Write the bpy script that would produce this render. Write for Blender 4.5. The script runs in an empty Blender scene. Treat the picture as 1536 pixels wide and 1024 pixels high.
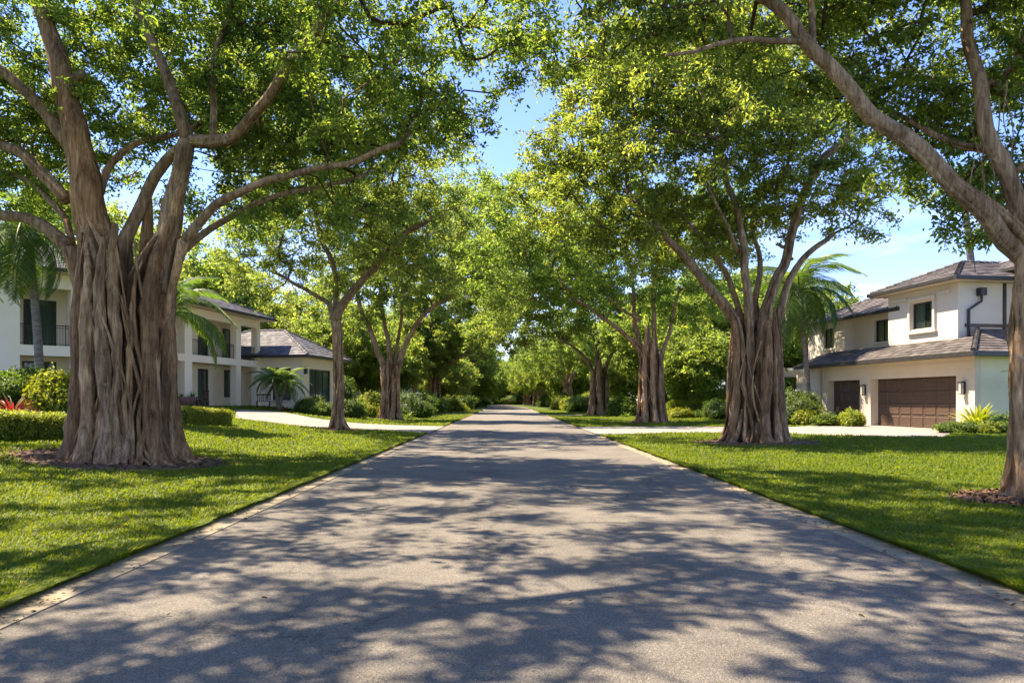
import bpy, math, random
import numpy as np
from math import radians, sin, cos, pi, atan2, sqrt
from mathutils import Vector, Matrix

# ------------------------------------------------------------------ camera, sky, sun, exposure
S = bpy.context.scene
FX, VX, VY, CH = 1050.0, 760.0, 600.0, 1.5      # focal length, vanishing point (photo pixels), eye height
cam_d = bpy.data.cameras.new('camera'); cam = bpy.data.objects.new('camera', cam_d)
S.collection.objects.link(cam); S.camera = cam
cam.location = (0, 0, CH); cam.rotation_euler = (radians(90), 0, 0)
cam_d.sensor_width = 36; cam_d.lens = FX / 1536 * 36
cam_d.shift_x = (768 - VX) / 1536; cam_d.shift_y = (VY - 512) / 1536
cam_d.clip_end = 2000; cam_d.clip_start = 0.05
SUN_EL, SUN_AZ = 57.0, 68.0                      # degrees; azimuth measured from straight ahead towards the left
sd = Vector((-sin(radians(SUN_AZ)) * cos(radians(SUN_EL)), cos(radians(SUN_AZ)) * cos(radians(SUN_EL)), sin(radians(SUN_EL))))
sun_l = bpy.data.lights.new('sun', 'SUN'); sun = bpy.data.objects.new('sun', sun_l); S.collection.objects.link(sun)
sun_l.energy = 5.0; sun_l.angle = radians(0.53); sun_l.color = (1.0, 0.83, 0.62)
sun.rotation_euler = sd.to_track_quat('Z', 'Y').to_euler()
W = bpy.data.worlds.new('World'); S.world = W; W.use_nodes = True
wn = W.node_tree; wn.nodes.clear()
sky = wn.nodes.new('ShaderNodeTexSky'); sky.sky_type = 'NISHITA'; sky.sun_disc = False
sky.sun_elevation = radians(SUN_EL); sky.sun_rotation = radians(-SUN_AZ)
sky.air_density = 1.0; sky.dust_density = 0.25; sky.ozone_density = 1.6
bg = wn.nodes.new('ShaderNodeBackground'); bg.inputs[1].default_value = 0.15
wo = wn.nodes.new('ShaderNodeOutputWorld')
tc = wn.nodes.new('ShaderNodeTexCoord'); mp = wn.nodes.new('ShaderNodeMapping'); mp.inputs['Scale'].default_value = (1.6, 1.6, 7.0)
nz = wn.nodes.new('ShaderNodeTexNoise'); nz.inputs['Scale'].default_value = 2.6; nz.inputs['Detail'].default_value = 9; nz.inputs['Roughness'].default_value = 0.62
cr = wn.nodes.new('ShaderNodeValToRGB'); cr.color_ramp.elements[0].position = 0.45; cr.color_ramp.elements[1].position = 0.66
sep = wn.nodes.new('ShaderNodeSeparateXYZ'); mr = wn.nodes.new('ShaderNodeMapRange')
mr.inputs[1].default_value = 0.05; mr.inputs[2].default_value = 0.27; mr.inputs[3].default_value = 0.9; mr.inputs[4].default_value = 0.0
mul = wn.nodes.new('ShaderNodeMath'); mul.operation = 'MULTIPLY'
mx = wn.nodes.new('ShaderNodeMix'); mx.data_type = 'RGBA'; mx.inputs[7].default_value = (4.6, 4.9, 5.4, 1)
tint = wn.nodes.new('ShaderNodeMix'); tint.data_type = 'RGBA'; tint.blend_type = 'MULTIPLY'; tint.inputs[0].default_value = 1; tint.inputs[7].default_value = (.48, .505, .73, 1)
L = wn.links.new
L(tc.outputs['Generated'], mp.inputs[0]); L(mp.outputs[0], nz.inputs['Vector']); L(nz.outputs[0], cr.inputs[0])
L(tc.outputs['Generated'], sep.inputs[0]); L(sep.outputs[2], mr.inputs[0]); L(mr.outputs[0], mul.inputs[0]); L(cr.outputs[0], mul.inputs[1])
L(mul.outputs[0], mx.inputs[0]); L(sky.outputs[0], tint.inputs[6]); L(tint.outputs[2], mx.inputs[6]); L(mx.outputs[2], bg.inputs[0]); L(bg.outputs[0], wo.inputs[0])
S.view_settings.view_transform = 'Standard'; S.view_settings.look = 'None'
S.view_settings.exposure = 1.92; S.view_settings.gamma = 1.0
S.render.engine = 'CYCLES'
S.cycles.max_bounces = 9; S.cycles.diffuse_bounces = 5; S.cycles.glossy_bounces = 3; S.cycles.transmission_bounces = 6
S.cycles.use_denoising = True

# ------------------------------------------------------------------ terrain, pixel -> place
XL, XR, KW = -3.64, 4.03, 0.33                   # grass edges left and right, kerb width
def ss(t):
    t = np.clip(t, 0, 1); return t * t * (3 - 2 * t)
def road_off(y):
    return -3.4 * (np.maximum(np.asarray(y, float) - 110, 0) / 110) ** 2
def H(x, y=0):
    u = np.asarray(x, float) - road_off(y)
    return 0.015 + 1.05 * ss((-u - 6.0) / 12.5) + 0.16 * ss((u - 7) / 10)
def G(px, py):
    z = 0.0
    for _ in range(60):
        Y = FX * (CH - z) / max(py - VY, 1.0); X = (px - VX) * Y / FX
        z = 0.5 * z + 0.5 * float(H(X, Y))
    return Vector((X, Y, float(H(X, Y))))
def GD(px, Y):                                   # ground point under pixel column px at distance Y
    X = (px - VX) * Y / FX
    return Vector((X, Y, float(H(X, Y))))
def P(px, py, Y):
    return Vector(((px - VX) * Y / FX, Y, CH + (VY - py) * Y / FX))

# ------------------------------------------------------------------ helpers
COL = S.collection
def tag(o, label=None, cat=None, group=None, kind=None):
    if label: o['label'] = label
    if cat: o['category'] = cat
    if group: o['group'] = group
    if kind: o['kind'] = kind
    return o
def empty(name, loc, rz=0.0, label=None, cat=None, group=None):
    o = bpy.data.objects.new(name, None); COL.objects.link(o); o.location = loc; o.rotation_euler = (0, 0, rz)
    o.empty_display_size = 0.2
    return tag(o, label, cat, group)
def npmesh(name, V, Q, mats, parent=None, T=None, midx=None, smooth=False, attr=None):
    """V (n,3); Q (m,4) quads; T (k,3) triangles"""
    me = bpy.data.meshes.new(name)
    V = np.asarray(V, np.float32).reshape(-1, 3)
    Q = np.zeros((0, 4), np.int32) if Q is None or len(Q) == 0 else np.asarray(Q, np.int32)
    T = np.zeros((0, 3), np.int32) if T is None or len(T) == 0 else np.asarray(T, np.int32)
    nq, nt = len(Q), len(T)
    me.vertices.add(len(V)); me.vertices.foreach_set('co', V.ravel())
    me.loops.add(nq * 4 + nt * 3); me.loops.foreach_set('vertex_index', np.concatenate([Q.ravel(), T.ravel()]).astype(np.int32))
    me.polygons.add(nq + nt)
    me.polygons.foreach_set('loop_start', np.concatenate([np.arange(nq) * 4, nq * 4 + np.arange(nt) * 3]).astype(np.int32))
    if midx is not None: me.polygons.foreach_set('material_index', np.asarray(midx, np.int32))
    if attr is not None:
        a = me.attributes.new('v', 'FLOAT', 'FACE'); a.data.foreach_set('value', np.asarray(attr, np.float32))
    me.update(calc_edges=True)
    me.polygons.foreach_set('use_smooth', np.full(nq + nt, smooth) if np.isscalar(smooth) or isinstance(smooth, bool) else smooth)
    for m in (mats if isinstance(mats, (list, tuple)) else [mats]): me.materials.append(m)
    o = bpy.data.objects.new(name, me); COL.objects.link(o)
    if parent is not None: o.parent = parent
    return o
class MB:
    """collects geometry, builds one mesh"""
    def __init__(s): s.v = []; s.f = []; s.n = 0
    def add(s, vs, fs):
        s.v += [tuple(q) for q in vs]; s.f += [tuple(i + s.n for i in f) for f in fs]; s.n += len(vs); return s
    def box(s, x0, x1, y0, y1, z0, z1, M=None):
        vs = [(x, y, z) for z in (z0, z1) for y in (y0, y1) for x in (x0, x1)]
        if M is not None: vs = [M @ Vector(q) for q in vs]
        return s.add(vs, [(0, 2, 3, 1), (4, 5, 7, 6), (0, 1, 5, 4), (2, 6, 7, 3), (0, 4, 6, 2), (1, 3, 7, 5)])
    def tube(s, pts, rad, n=8):
        V, F = tube(np.array(pts, float), np.array(rad, float), n); return s.add(V.tolist(), F.tolist())
    def lathe(s, prof, n=20, c=(0, 0, 0)):
        vs = []; fs = []
        for (r, z) in prof:
            for k in range(n): a = 2 * pi * k / n; vs.append((c[0] + r * cos(a), c[1] + r * sin(a), c[2] + z))
        for i in range(len(prof) - 1):
            for k in range(n): fs.append((i * n + k, i * n + (k + 1) % n, (i + 1) * n + (k + 1) % n, (i + 1) * n + k))
        return s.add(vs, fs)
    def build(s, name, mat, parent=None, smooth=False, bevel=0):
        me = bpy.data.meshes.new(name); me.from_pydata(s.v, [], s.f); me.update()
        me.polygons.foreach_set('use_smooth', [smooth] * len(me.polygons))
        for m in (mat if isinstance(mat, (list, tuple)) else [mat]): me.materials.append(m)
        o = bpy.data.objects.new(name, me); COL.objects.link(o)
        if parent is not None: o.parent = parent
        if bevel:
            b = o.modifiers.new('bevel', 'BEVEL'); b.width = bevel; b.segments = 2; b.limit_method = 'ANGLE'
        return o
def tube(Pp, R, n=8, cap=True):
    Pp = np.asarray(Pp, float); m = len(Pp); R = np.broadcast_to(R, (m,)) if np.ndim(R) == 0 else np.asarray(R, float)
    T = np.gradient(Pp, axis=0); T /= np.linalg.norm(T, axis=1)[:, None] + 1e-9
    ref = np.array([1.0, 0, 0]) if abs(T[0, 0]) < 0.8 else np.array([0, 1.0, 0])
    A = np.zeros((m, 3)); a = ref - T[0] * ref.dot(T[0]); a /= np.linalg.norm(a)
    for i in range(m):
        a = a - T[i] * a.dot(T[i]); a /= np.linalg.norm(a) + 1e-9; A[i] = a
    B = np.cross(T, A); th = np.arange(n) * 2 * pi / n
    V = Pp[:, None, :] + R[:, None, None] * (A[:, None, :] * np.cos(th)[None, :, None] + B[:, None, :] * np.sin(th)[None, :, None])
    V = V.reshape(-1, 3)
    i, k = np.meshgrid(np.arange(m - 1), np.arange(n), indexing='ij'); i = i.ravel(); k = k.ravel(); k2 = (k + 1) % n
    F = np.stack([i * n + k, i * n + k2, (i + 1) * n + k2, (i + 1) * n + k], 1)
    if cap:
        V = np.vstack([V, Pp[0], Pp[-1]]); c0, c1 = m * n, m * n + 1
        e = []
        for q in range(0, n - 1, 2):
            e.append((q + 1, q, c0, (q + 2) % n)); e.append(((m - 1) * n + q, (m - 1) * n + q + 1, (m - 1) * n + (q + 2) % n, c1))
        F = np.vstack([F, np.array(e)])
    return V, F
def catmull(pts, step):
    p = [np.array(q, float) for q in pts]; p = [2 * p[0] - p[1]] + p + [2 * p[-1] - p[-2]]; out = []
    for i in range(1, len(p) - 2):
        d = np.linalg.norm(p[i + 1] - p[i]); n = max(1, int(round(d / step)))
        for k in range(n):
            t = k / n
            out.append(0.5 * ((2 * p[i]) + (-p[i - 1] + p[i + 1]) * t + (2 * p[i - 1] - 5 * p[i] + 4 * p[i + 1] - p[i + 2]) * t * t + (-p[i - 1] + 3 * p[i] - 3 * p[i + 1] + p[i + 2]) * t ** 3))
    out.append(p[-2]); return np.array(out)

# ------------------------------------------------------------------ materials
def mat(name, base=(.5, .5, .5), rough=.7, spec=.3):
    m = bpy.data.materials.new(name); m.use_nodes = True; nt = m.node_tree
    b = nt.nodes['Principled BSDF']; b.inputs['Base Color'].default_value = (*base, 1); b.inputs['Roughness'].default_value = rough
    b.inputs['Specular IOR Level'].default_value = spec
    return m, nt, b
def nd(nt, t, **kw):
    n = nt.nodes.new('ShaderNode' + t)
    for k, v in kw.items(): n.inputs[k].default_value = v
    return n
def ramp(nt, stops):
    r = nt.nodes.new('ShaderNodeValToRGB'); e = r.color_ramp.elements
    while len(e) < len(stops): e.new(0.5)
    for k, (p, c) in enumerate(stops): e[k].position = p; e[k].color = (*c, 1) if len(c) == 3 else c
    return r
def noisy(name, c1, c2, scale=4, rough=.75, bump=.15, bscale=60, coord='Object', stretch=(1, 1, 1), detail=6, lo=.35, hi=.65, bdist=.01, c3=None, spec=.3):
    m, nt, b = mat(name, c1, rough, spec); l = nt.links.new
    tcn = nt.nodes.new('ShaderNodeTexCoord'); mpn = nt.nodes.new('ShaderNodeMapping'); mpn.inputs['Scale'].default_value = stretch
    l(tcn.outputs[coord], mpn.inputs[0])
    n1 = nd(nt, 'TexNoise', Scale=scale, Detail=detail, Roughness=.6); l(mpn.outputs[0], n1.inputs['Vector'])
    st = [(lo, c1), (hi, c2)] if c3 is None else [(lo, c1), ((lo + hi) / 2, c3), (hi, c2)]
    r = ramp(nt, st); l(n1.outputs[0], r.inputs[0]); l(r.outputs[0], b.inputs['Base Color'])
    n2 = nd(nt, 'TexNoise', Scale=bscale, Detail=4, Roughness=.7); l(mpn.outputs[0], n2.inputs['Vector'])
    bp = nd(nt, 'Bump', Strength=bump, Distance=bdist); l(n2.outputs[0], bp.inputs['Height']); l(bp.outputs[0], b.inputs['Normal'])
    return m
def leafmat(name, dark, mid, light, trans=(.5, .6, .05), tw=.4, rough=.42, cs=.35):
    m, nt, b = mat(name, mid, rough, .35); l = nt.links.new
    at = nt.nodes.new('ShaderNodeAttribute'); at.attribute_name = 'v'
    r = ramp(nt, [(0.0, dark), (0.5, mid), (1.0, light)]); l(at.outputs['Fac'], r.inputs[0])
    oi = nt.nodes.new('ShaderNodeObjectInfo'); hs = nt.nodes.new('ShaderNodeHueSaturation')
    mrn = nd(nt, 'MapRange'); mrn.inputs[3].default_value = .485; mrn.inputs[4].default_value = .51
    l(oi.outputs['Random'], mrn.inputs[0]); l(mrn.outputs[0], hs.inputs['Hue']); l(r.outputs[0], hs.inputs['Color'])
    l(hs.outputs[0], b.inputs['Base Color'])
    tr = nt.nodes.new('ShaderNodeBsdfTranslucent'); mc = nt.nodes.new('ShaderNodeMix'); mc.data_type = 'RGBA'; mc.blend_type = 'MULTIPLY'; mc.inputs[0].default_value = 1
    l(hs.outputs[0], mc.inputs[6]); mc.inputs[7].default_value = (*trans, 1); l(mc.outputs[2], tr.inputs[0])
    mxs = nt.nodes.new('ShaderNodeMixShader'); mxs.inputs[0].default_value = tw
    l(b.outputs[0], mxs.inputs[1]); l(tr.outputs[0], mxs.inputs[2]); l(mxs.outputs[0], nt.nodes['Material Output'].inputs[0])
    return m
M = {}
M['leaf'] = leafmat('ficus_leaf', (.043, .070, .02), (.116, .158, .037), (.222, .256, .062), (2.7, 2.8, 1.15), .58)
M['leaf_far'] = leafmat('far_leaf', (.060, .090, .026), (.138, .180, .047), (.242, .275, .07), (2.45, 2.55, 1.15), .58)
M['shrub_leaf'] = leafmat('shrub_leaf', (.03, .065, .012), (.08, .135, .02), (.16, .22, .03), (2.2, 2.2, .8), .38, .55)
M['gold_leaf'] = leafmat('hedge_leaf', (.08, .13, .014), (.21, .25, .022), (.38, .38, .035), (2.0, 2.0, .7), .35)
M['palm_leaf'] = leafmat('palm_leaf', (.03, .07, .02), (.07, .13, .028), (.17, .21, .04), (2.2, 2.2, .9), .38)
M['red_leaf'] = leafmat('red_leaf', (.09, .012, .012), (.2, .022, .02), (.1, .12, .03), (2.0, 1.6, 1.2), .35)
M['grass'] = leafmat('grass_blade', (.032, .066, .007), (.088, .138, .010), (.21, .22, .02), (2.7, 2.2, .5), .48, .55)
M['lawn'] = noisy('lawn_ground', (.03, .05, .009), (.10, .135, .022), 3.5, .95, .8, 90, 'Object', (1, 1, 1), 9, .3, .7, .03, c3=(.06, .095, .014))
def bark(name, a, b_, c, sc=1.0):
    m, nt, b = mat(name, a, .85, .2); l = nt.links.new
    t = nt.nodes.new('ShaderNodeTexCoord')
    m1 = nt.nodes.new('ShaderNodeMapping'); m1.inputs['Scale'].default_value = (7 * sc, 7 * sc, .9 * sc)
    n1 = nd(nt, 'TexNoise', Scale=1.6, Detail=8, Roughness=.65); l(t.outputs['Object'], m1.inputs[0]); l(m1.outputs[0], n1.inputs['Vector'])
    n0 = nd(nt, 'TexNoise', Scale=1.1 * sc, Detail=5, Roughness=.6); l(t.outputs['Object'], n0.inputs['Vector'])
    r = ramp(nt, [(.28, (a[0] * .4, a[1] * .38, a[2] * .36)), (.44, a), (.6, b_), (.75, c)]); l(n1.outputs[0], r.inputs[0])
    r0 = ramp(nt, [(.36, (.62, .55, .5)), (.6, (1.1, 1.05, 1.0))]); l(n0.outputs[0], r0.inputs[0])
    mm = nt.nodes.new('ShaderNodeMix'); mm.data_type = 'RGBA'; mm.blend_type = 'MULTIPLY'; mm.inputs[0].default_value = 1
    l(r.outputs[0], mm.inputs[6]); l(r0.outputs[0], mm.inputs[7])
    mf = nt.nodes.new('ShaderNodeMapping'); mf.inputs['Scale'].default_value = (34 * sc, 34 * sc, 2.2 * sc); l(t.outputs['Object'], mf.inputs[0])
    nf = nd(nt, 'TexNoise', Scale=1.0, Detail=6, Roughness=.6); l(mf.outputs[0], nf.inputs['Vector']); rf_ = ramp(nt, [(.36, (.55, .49, .44)), (.48, (.95, .93, .9)), (.7, (1.12, 1.1, 1.06))]); l(nf.outputs[0], rf_.inputs[0])
    mq = nt.nodes.new('ShaderNodeMix'); mq.data_type = 'RGBA'; mq.blend_type = 'MULTIPLY'; mq.inputs[0].default_value = 1; l(mm.outputs[2], mq.inputs[6]); l(rf_.outputs[0], mq.inputs[7]); mm = mq
    # pale lichen patches
    n3 = nd(nt, 'TexNoise', Scale=5.5 * sc, Detail=7, Roughness=.7); l(t.outputs['Object'], n3.inputs['Vector'])
    r3 = ramp(nt, [(.6, (0, 0, 0)), (.68, (.55, .55, .55))]); l(n3.outputs[0], r3.inputs[0])
    m3 = nt.nodes.new('ShaderNodeMix'); m3.data_type = 'RGBA'; l(r3.outputs[0], m3.inputs[0]); l(mm.outputs[2], m3.inputs[6]); m3.inputs[7].default_value = (.36, .33, .27, 1)
    g = nt.nodes.new('ShaderNodeNewGeometry'); ri = ramp(nt, [(0, (.38, .33, .29)), (.35, (1.0, .86, .72)), (.65, (.92, .96, .98)), (1, (1.55, 1.38, 1.15))]); l(g.outputs['Random Per Island'], ri.inputs[0])
    mi_ = nt.nodes.new('ShaderNodeMix'); mi_.data_type = 'RGBA'; mi_.blend_type = 'MULTIPLY'; mi_.inputs[0].default_value = 1; l(m3.outputs[2], mi_.inputs[6]); l(ri.outputs[0], mi_.inputs[7])
    l(mi_.outputs[2], b.inputs['Base Color'])
    m2 = nt.nodes.new('ShaderNodeMapping'); m2.inputs['Scale'].default_value = (22 * sc, 22 * sc, 3.5 * sc); l(t.outputs['Object'], m2.inputs[0])
    n2 = nd(nt, 'TexNoise', Scale=1.7, Detail=9, Roughness=.72); l(m2.outputs[0], n2.inputs['Vector'])
    bp = nd(nt, 'Bump', Strength=.85, Distance=.045); l(n2.outputs[0], bp.inputs['Height']); l(bp.outputs[0], b.inputs['Normal'])
    return m
M['bark'] = bark('banyan_bark', (.27, .19, .12), (.46, .34, .225), (.60, .48, .345))
M['twig'] = bark('twig_bark', (.13, .09, .06), (.2, .145, .1), (.28, .21, .15), 2)
M['palm_bark'] = noisy('palm_bark', (.10, .085, .07), (.24, .21, .18), 3, .9, .6, 25, 'Object', (1, 1, 5), 6)
M['mulch'] = noisy('mulch', (.05, .028, .016), (.20, .12, .07), 9, .95, .9, 40, 'Object')
M['stucco'] = noisy('cream_stucco', (.55, .47, .355), (.60, .52, .40), .8, .9, .25, 120, bdist=.004)
M['stucco_w'] = noisy('white_stucco', (.58, .52, .42), (.62, .56, .46), .8, .9, .25, 120, bdist=.004)
M['stucco_bounce'] = noisy('green_bounce_stucco', (.60, .57, .38), (.65, .62, .43), .8, .9, .25, 120, bdist=.004)  # cream wall with greenish bounce light put into its colour
M['dark'] = noisy('dark_metal', (.018, .017, .017), (.035, .032, .03), 5, .45, .1, 80, spec=.5)
M['iron'] = noisy('black_iron', (.012, .012, .013), (.03, .03, .03), 9, .5, .1, 90)
M['stone'] = noisy('pale_stone', (.50, .47, .42), (.62, .59, .54), 2, .8, .3, 60)
M['terra'] = noisy('terracotta', (.13, .07, .055), (.2, .11, .085), 6, .8, .2, 60)
M['wood'] = noisy('brown_wood', (.06, .03, .02), (.12, .06, .035), 8, .6, .2, 60, stretch=(1, 1, 6))
M['gdoor'] = noisy('garage_door_brown', (.060, .038, .027), (.088, .056, .040), 3, .45, .3, 40, stretch=(4, 1, 14), bdist=.003, spec=.45)
M['curtain'] = noisy('curtain', (.62, .64, .58), (.85, .86, .8), 3, .9, .3, 4, stretch=(14, 14, .2), bdist=.03)
M['lampglass'] = noisy('frosted_glass', (.4, .38, .33), (.5, .48, .42), 4, .3, .05, 30)
def glass():
    m, nt, b = mat('window_glass', (.035, .05, .046), .04, 1.0); l = nt.links.new
    t = nt.nodes.new('ShaderNodeTexCoord'); n = nd(nt, 'TexNoise', Scale=1.3, Detail=2); l(t.outputs['Object'], n.inputs['Vector'])
    bp = nd(nt, 'Bump', Strength=.05, Distance=.03); l(n.outputs[0], bp.inputs['Height']); l(bp.outputs[0], b.inputs['Normal'])
    gl = nt.nodes.new('ShaderNodeBsdfTransparent'); gl.inputs[0].default_value = (.75, .82, .8, 1)
    mxs = nt.nodes.new('ShaderNodeMixShader'); mxs.inputs[0].default_value = .65
    l(gl.outputs[0], mxs.inputs[2]); l(b.outputs[0], mxs.inputs[1]); l(mxs.outputs[0], nt.nodes['Material Output'].inputs[0])
    return m
M['glass'] = glass()
M['cream'] = noisy('sun_lifted_cream_stucco', (.80, .69, .52), (.85, .75, .58), .8, .9, .25, 120, bdist=.004)  # albedo raised and warmed in place of sunlight missing on the left houses
M['cream_w'] = noisy('sun_lifted_pale_stucco', (.87, .76, .58), (.89, .79, .63), .8, .9, .25, 120, bdist=.004)  # paler mix for columns and beams, likewise brightened to replace direct sun
def rooftile(name, a, b_, c):
    m, nt, b = mat(name, a, .7, .35); l = nt.links.new
    g = nt.nodes.new('ShaderNodeNewGeometry'); t = nt.nodes.new('ShaderNodeTexCoord')
    n = nd(nt, 'TexNoise', Scale=3, Detail=6); l(t.outputs['Object'], n.inputs['Vector'])
    ad = nt.nodes.new('ShaderNodeMath'); ad.operation = 'MULTIPLY_ADD'; ad.inputs[1].default_value = .5; l(g.outputs['Random Per Island'], ad.inputs[0])
    ad2 = nt.nodes.new('ShaderNodeMath'); ad2.operation = 'MULTIPLY'; ad2.inputs[1].default_value = .7; l(n.outputs[0], ad2.inputs[0]); l(ad2.outputs[0], ad.inputs[2])
    r = ramp(nt, [(.25, a), (.6, b_), (.85, c)]); l(ad.outputs[0], r.inputs[0]); l(r.outputs[0], b.inputs['Base Color'])
    n2 = nd(nt, 'TexNoise', Scale=50, Detail=4); l(t.outputs['Object'], n2.inputs['Vector'])
    bp = nd(nt, 'Bump', Strength=.3, Distance=.01); l(n2.outputs[0], bp.inputs['Height']); l(bp.outputs[0], b.inputs['Normal'])
    return m
M['tile_b'] = rooftile('brown_roof_tile', (.042, .036, .033), (.082, .072, .065), (.145, .127, .113))
M['tile_g'] = rooftile('grey_roof_tile', (.04, .04, .046), (.085, .083, .09), (.15, .145, .145))
def asphalt():
    m, nt, b = mat('asphalt', (.2, .18, .16), .86, .3); l = nt.links.new
    t = nt.nodes.new('ShaderNodeTexCoord')
    big = nd(nt, 'TexNoise', Scale=.6, Detail=10, Roughness=.7); l(t.outputs['Object'], big.inputs['Vector'])
    fine = nd(nt, 'TexVoronoi', Scale=120.0); l(t.outputs['Object'], fine.inputs['Vector'])
    f2 = nd(nt, 'TexNoise', Scale=55, Detail=6, Roughness=.8); l(t.outputs['Object'], f2.inputs['Vector'])
    r1 = ramp(nt, [(.25, (.115, .103, .088)), (.5, (.178, .163, .137)), (.75, (.245, .22, .182))]); l(big.outputs[0], r1.inputs[0])
    r2 = ramp(nt, [(.0, (.45, .45, .47)), (.45, (.85, .85, .85)), (.8, (1.1, 1.1, 1.08)), (1, (1.7, 1.7, 1.65))]); l(fine.outputs['Color'], r2.inputs[0])
    r3 = ramp(nt, [(.35, (.55, .55, .56)), (.65, (1.35, 1.33, 1.3))]); l(f2.outputs[0], r3.inputs[0])
    a = nt.nodes.new('ShaderNodeMix'); a.data_type = 'RGBA'; a.blend_type = 'MULTIPLY'; a.inputs[0].default_value = 1
    c = nt.nodes.new('ShaderNodeMix'); c.data_type = 'RGBA'; c.blend_type = 'MULTIPLY'; c.inputs[0].default_value = .8
    l(r1.outputs[0], a.inputs[6]); l(r2.outputs[0], a.inputs[7]); l(a.outputs[2], c.inputs[6]); l(r3.outputs[0], c.inputs[7]); l(c.outputs[2], b.inputs['Base Color'])
    ck = nd(nt, 'TexVoronoi', Scale=.33); ck.feature = 'DISTANCE_TO_EDGE'; wp = nd(nt, 'TexNoise', Scale=1.4, Detail=8, Roughness=.7); l(t.outputs['Object'], wp.inputs['Vector'])
    wm = nt.nodes.new('ShaderNodeMix'); wm.data_type = 'RGBA'; wm.blend_type = 'LINEAR_LIGHT'; wm.inputs[0].default_value = .5; l(t.outputs['Object'], wm.inputs[6]); l(wp.outputs['Color'], wm.inputs[7]); l(wm.outputs[2], ck.inputs['Vector'])
    rk = ramp(nt, [(0, (.35, .34, .33)), (.0035, (.7, .7, .7)), (.006, (1, 1, 1))]); l(ck.outputs['Distance'], rk.inputs[0])
    kk = nt.nodes.new('ShaderNodeMix'); kk.data_type = 'RGBA'; kk.blend_type = 'MULTIPLY'; kk.inputs[0].default_value = .75; l(c.outputs[2], kk.inputs[6]); l(rk.outputs[0], kk.inputs[7]); l(kk.outputs[2], b.inputs['Base Color'])
    bp = nd(nt, 'Bump', Strength=.8, Distance=.01); l(fine.outputs['Distance'], bp.inputs['Height'])
    b2 = nd(nt, 'Bump', Strength=.6, Distance=.012); l(f2.outputs[0], b2.inputs['Height']); l(bp.outputs[0], b2.inputs['Normal']); l(b2.outputs[0], b.inputs['Normal'])
    return m
M['asphalt'] = asphalt()
M['kerb'] = noisy('kerb_concrete', (.15, .125, .085), (.31, .26, .185), 2.4, .85, .5, 70, 'Object', (1, 1, 1), 9, .32, .68, .008, c3=(.23, .195, .135))
M['drive'] = noisy('driveway_concrete', (.20, .175, .15), (.29, .255, .22), 1.2, .85, .4, 60, 'Object', (1, 1, 1), 8, .3, .7, .006)
NGRASS = 680000

# ------------------------------------------------------------------ ground, road, kerbs, driveways
def sheet(name, us, ys, mat_, dz, label=None, hz=None, edge_noise=0):
    us = np.array(us, float); ys = np.array(ys, float); U, Y = np.meshgrid(us, ys, indexing='ij'); X = U + road_off(Y)
    Z = (H(X, Y) if hz is None else np.full_like(X, hz)) + dz
    nU, nY = U.shape; i, k = np.meshgrid(np.arange(nU - 1), np.arange(nY - 1), indexing='ij'); i = i.ravel(); k = k.ravel()
    Q = np.stack([i * nY + k, (i + 1) * nY + k, (i + 1) * nY + k + 1, i * nY + k + 1], 1)
    o = npmesh(name, np.stack([X, Y, Z], -1).reshape(-1, 3), Q, mat_, None, smooth=True); tag(o, kind='structure'); return o
YS = np.concatenate([np.arange(-40, 0, 4), np.arange(0, 110, 1.0), np.arange(110, 400, 5), [450, 520, 650]])
UL = -np.concatenate([[3.64], np.arange(3.8, 8, .4), np.arange(8, 26, .6), np.arange(26, 60, 4), [80, 130, 250, 500]])[::-1]
UR = np.concatenate([[4.03], np.arange(4.2, 8, .4), np.arange(8, 24, .6), np.arange(24, 60, 4), [80, 130, 250, 500]])
sheet('lawn', UL, YS, M['lawn'], 0); sheet('lawn', UR, YS, M['lawn'], 0)
sheet('road', np.linspace(-3.66, 4.05, 12), YS[YS < 440], M['asphalt'], 0, hz=0)
def kerb(u0, u1, nm):
    mb = MB(); y = -6.0; r = random.Random(int(u0 * 100))
    while y < 235:
        L_ = 3.0 if y < 60 else 9.0
        n = 1
        if not any(a < y + L_ / 2 < b for a, b in CUTS[0 if u0 < 0 else 1]):
            dz = .010 + r.uniform(-.002, .002); o0 = float(road_off(y)); o1 = float(road_off(y + L_ - .012))
            a, b = u0, u1; j = r.uniform(-.006, .006)
            vs = [(a + o0, y, dz), (b + o0 + j, y, dz), (b + o1 + j, y + L_ - .012, dz), (a + o1, y + L_ - .012, dz)]
            vs += [(x, yy, -.05) for x, yy, _ in vs]; mb.add(vs, [(0, 1, 2, 3), (0, 4, 5, 1), (1, 5, 6, 2), (2, 6, 7, 3), (3, 7, 4, 0)])
        y += L_
    o = mb.build(nm, M['kerb']); tag(o, kind='structure'); return o
dl_near = [(634, 650), (595, 647), (560, 645.2), (513, 643), (467, 640.8), (430, 637), (400, 633), (372, 629.5), (352, 627.5)]
dl_far = [(658, 639.4), (640, 638.8), (579, 637), (540, 635), (513, 632.6), (472, 627.2), (440, 621), (409, 617), (355, 614.5)]
dr_near = [(908, 652.8), (960, 650.8), (1020, 649.6), (1081, 649.2), (1180, 651), (1260, 653.5), (1350, 655.5), (1418, 656)]
dr_far = [(868, 640.4), (930, 640), (1000, 640), (1081, 640), (1180, 640.5), (1240, 637.5), (1300, 636.5), (1437, 644)]
PD = [([G(*p) for p in dl_near], [G(*p) for p in dl_far]), ([G(*p) for p in dr_near], [G(*p) for p in dr_far])]
PD[0][0].insert(0, Vector((-3.5, PD[0][0][0].y - .3, 0))); PD[0][1].insert(0, Vector((-3.5, PD[0][1][0].y + .3, 0)))
PD[1][0].insert(0, Vector((3.9, PD[1][0][0].y - .3, 0))); PD[1][1].insert(0, Vector((3.9, PD[1][1][0].y + .3, 0)))
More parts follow.
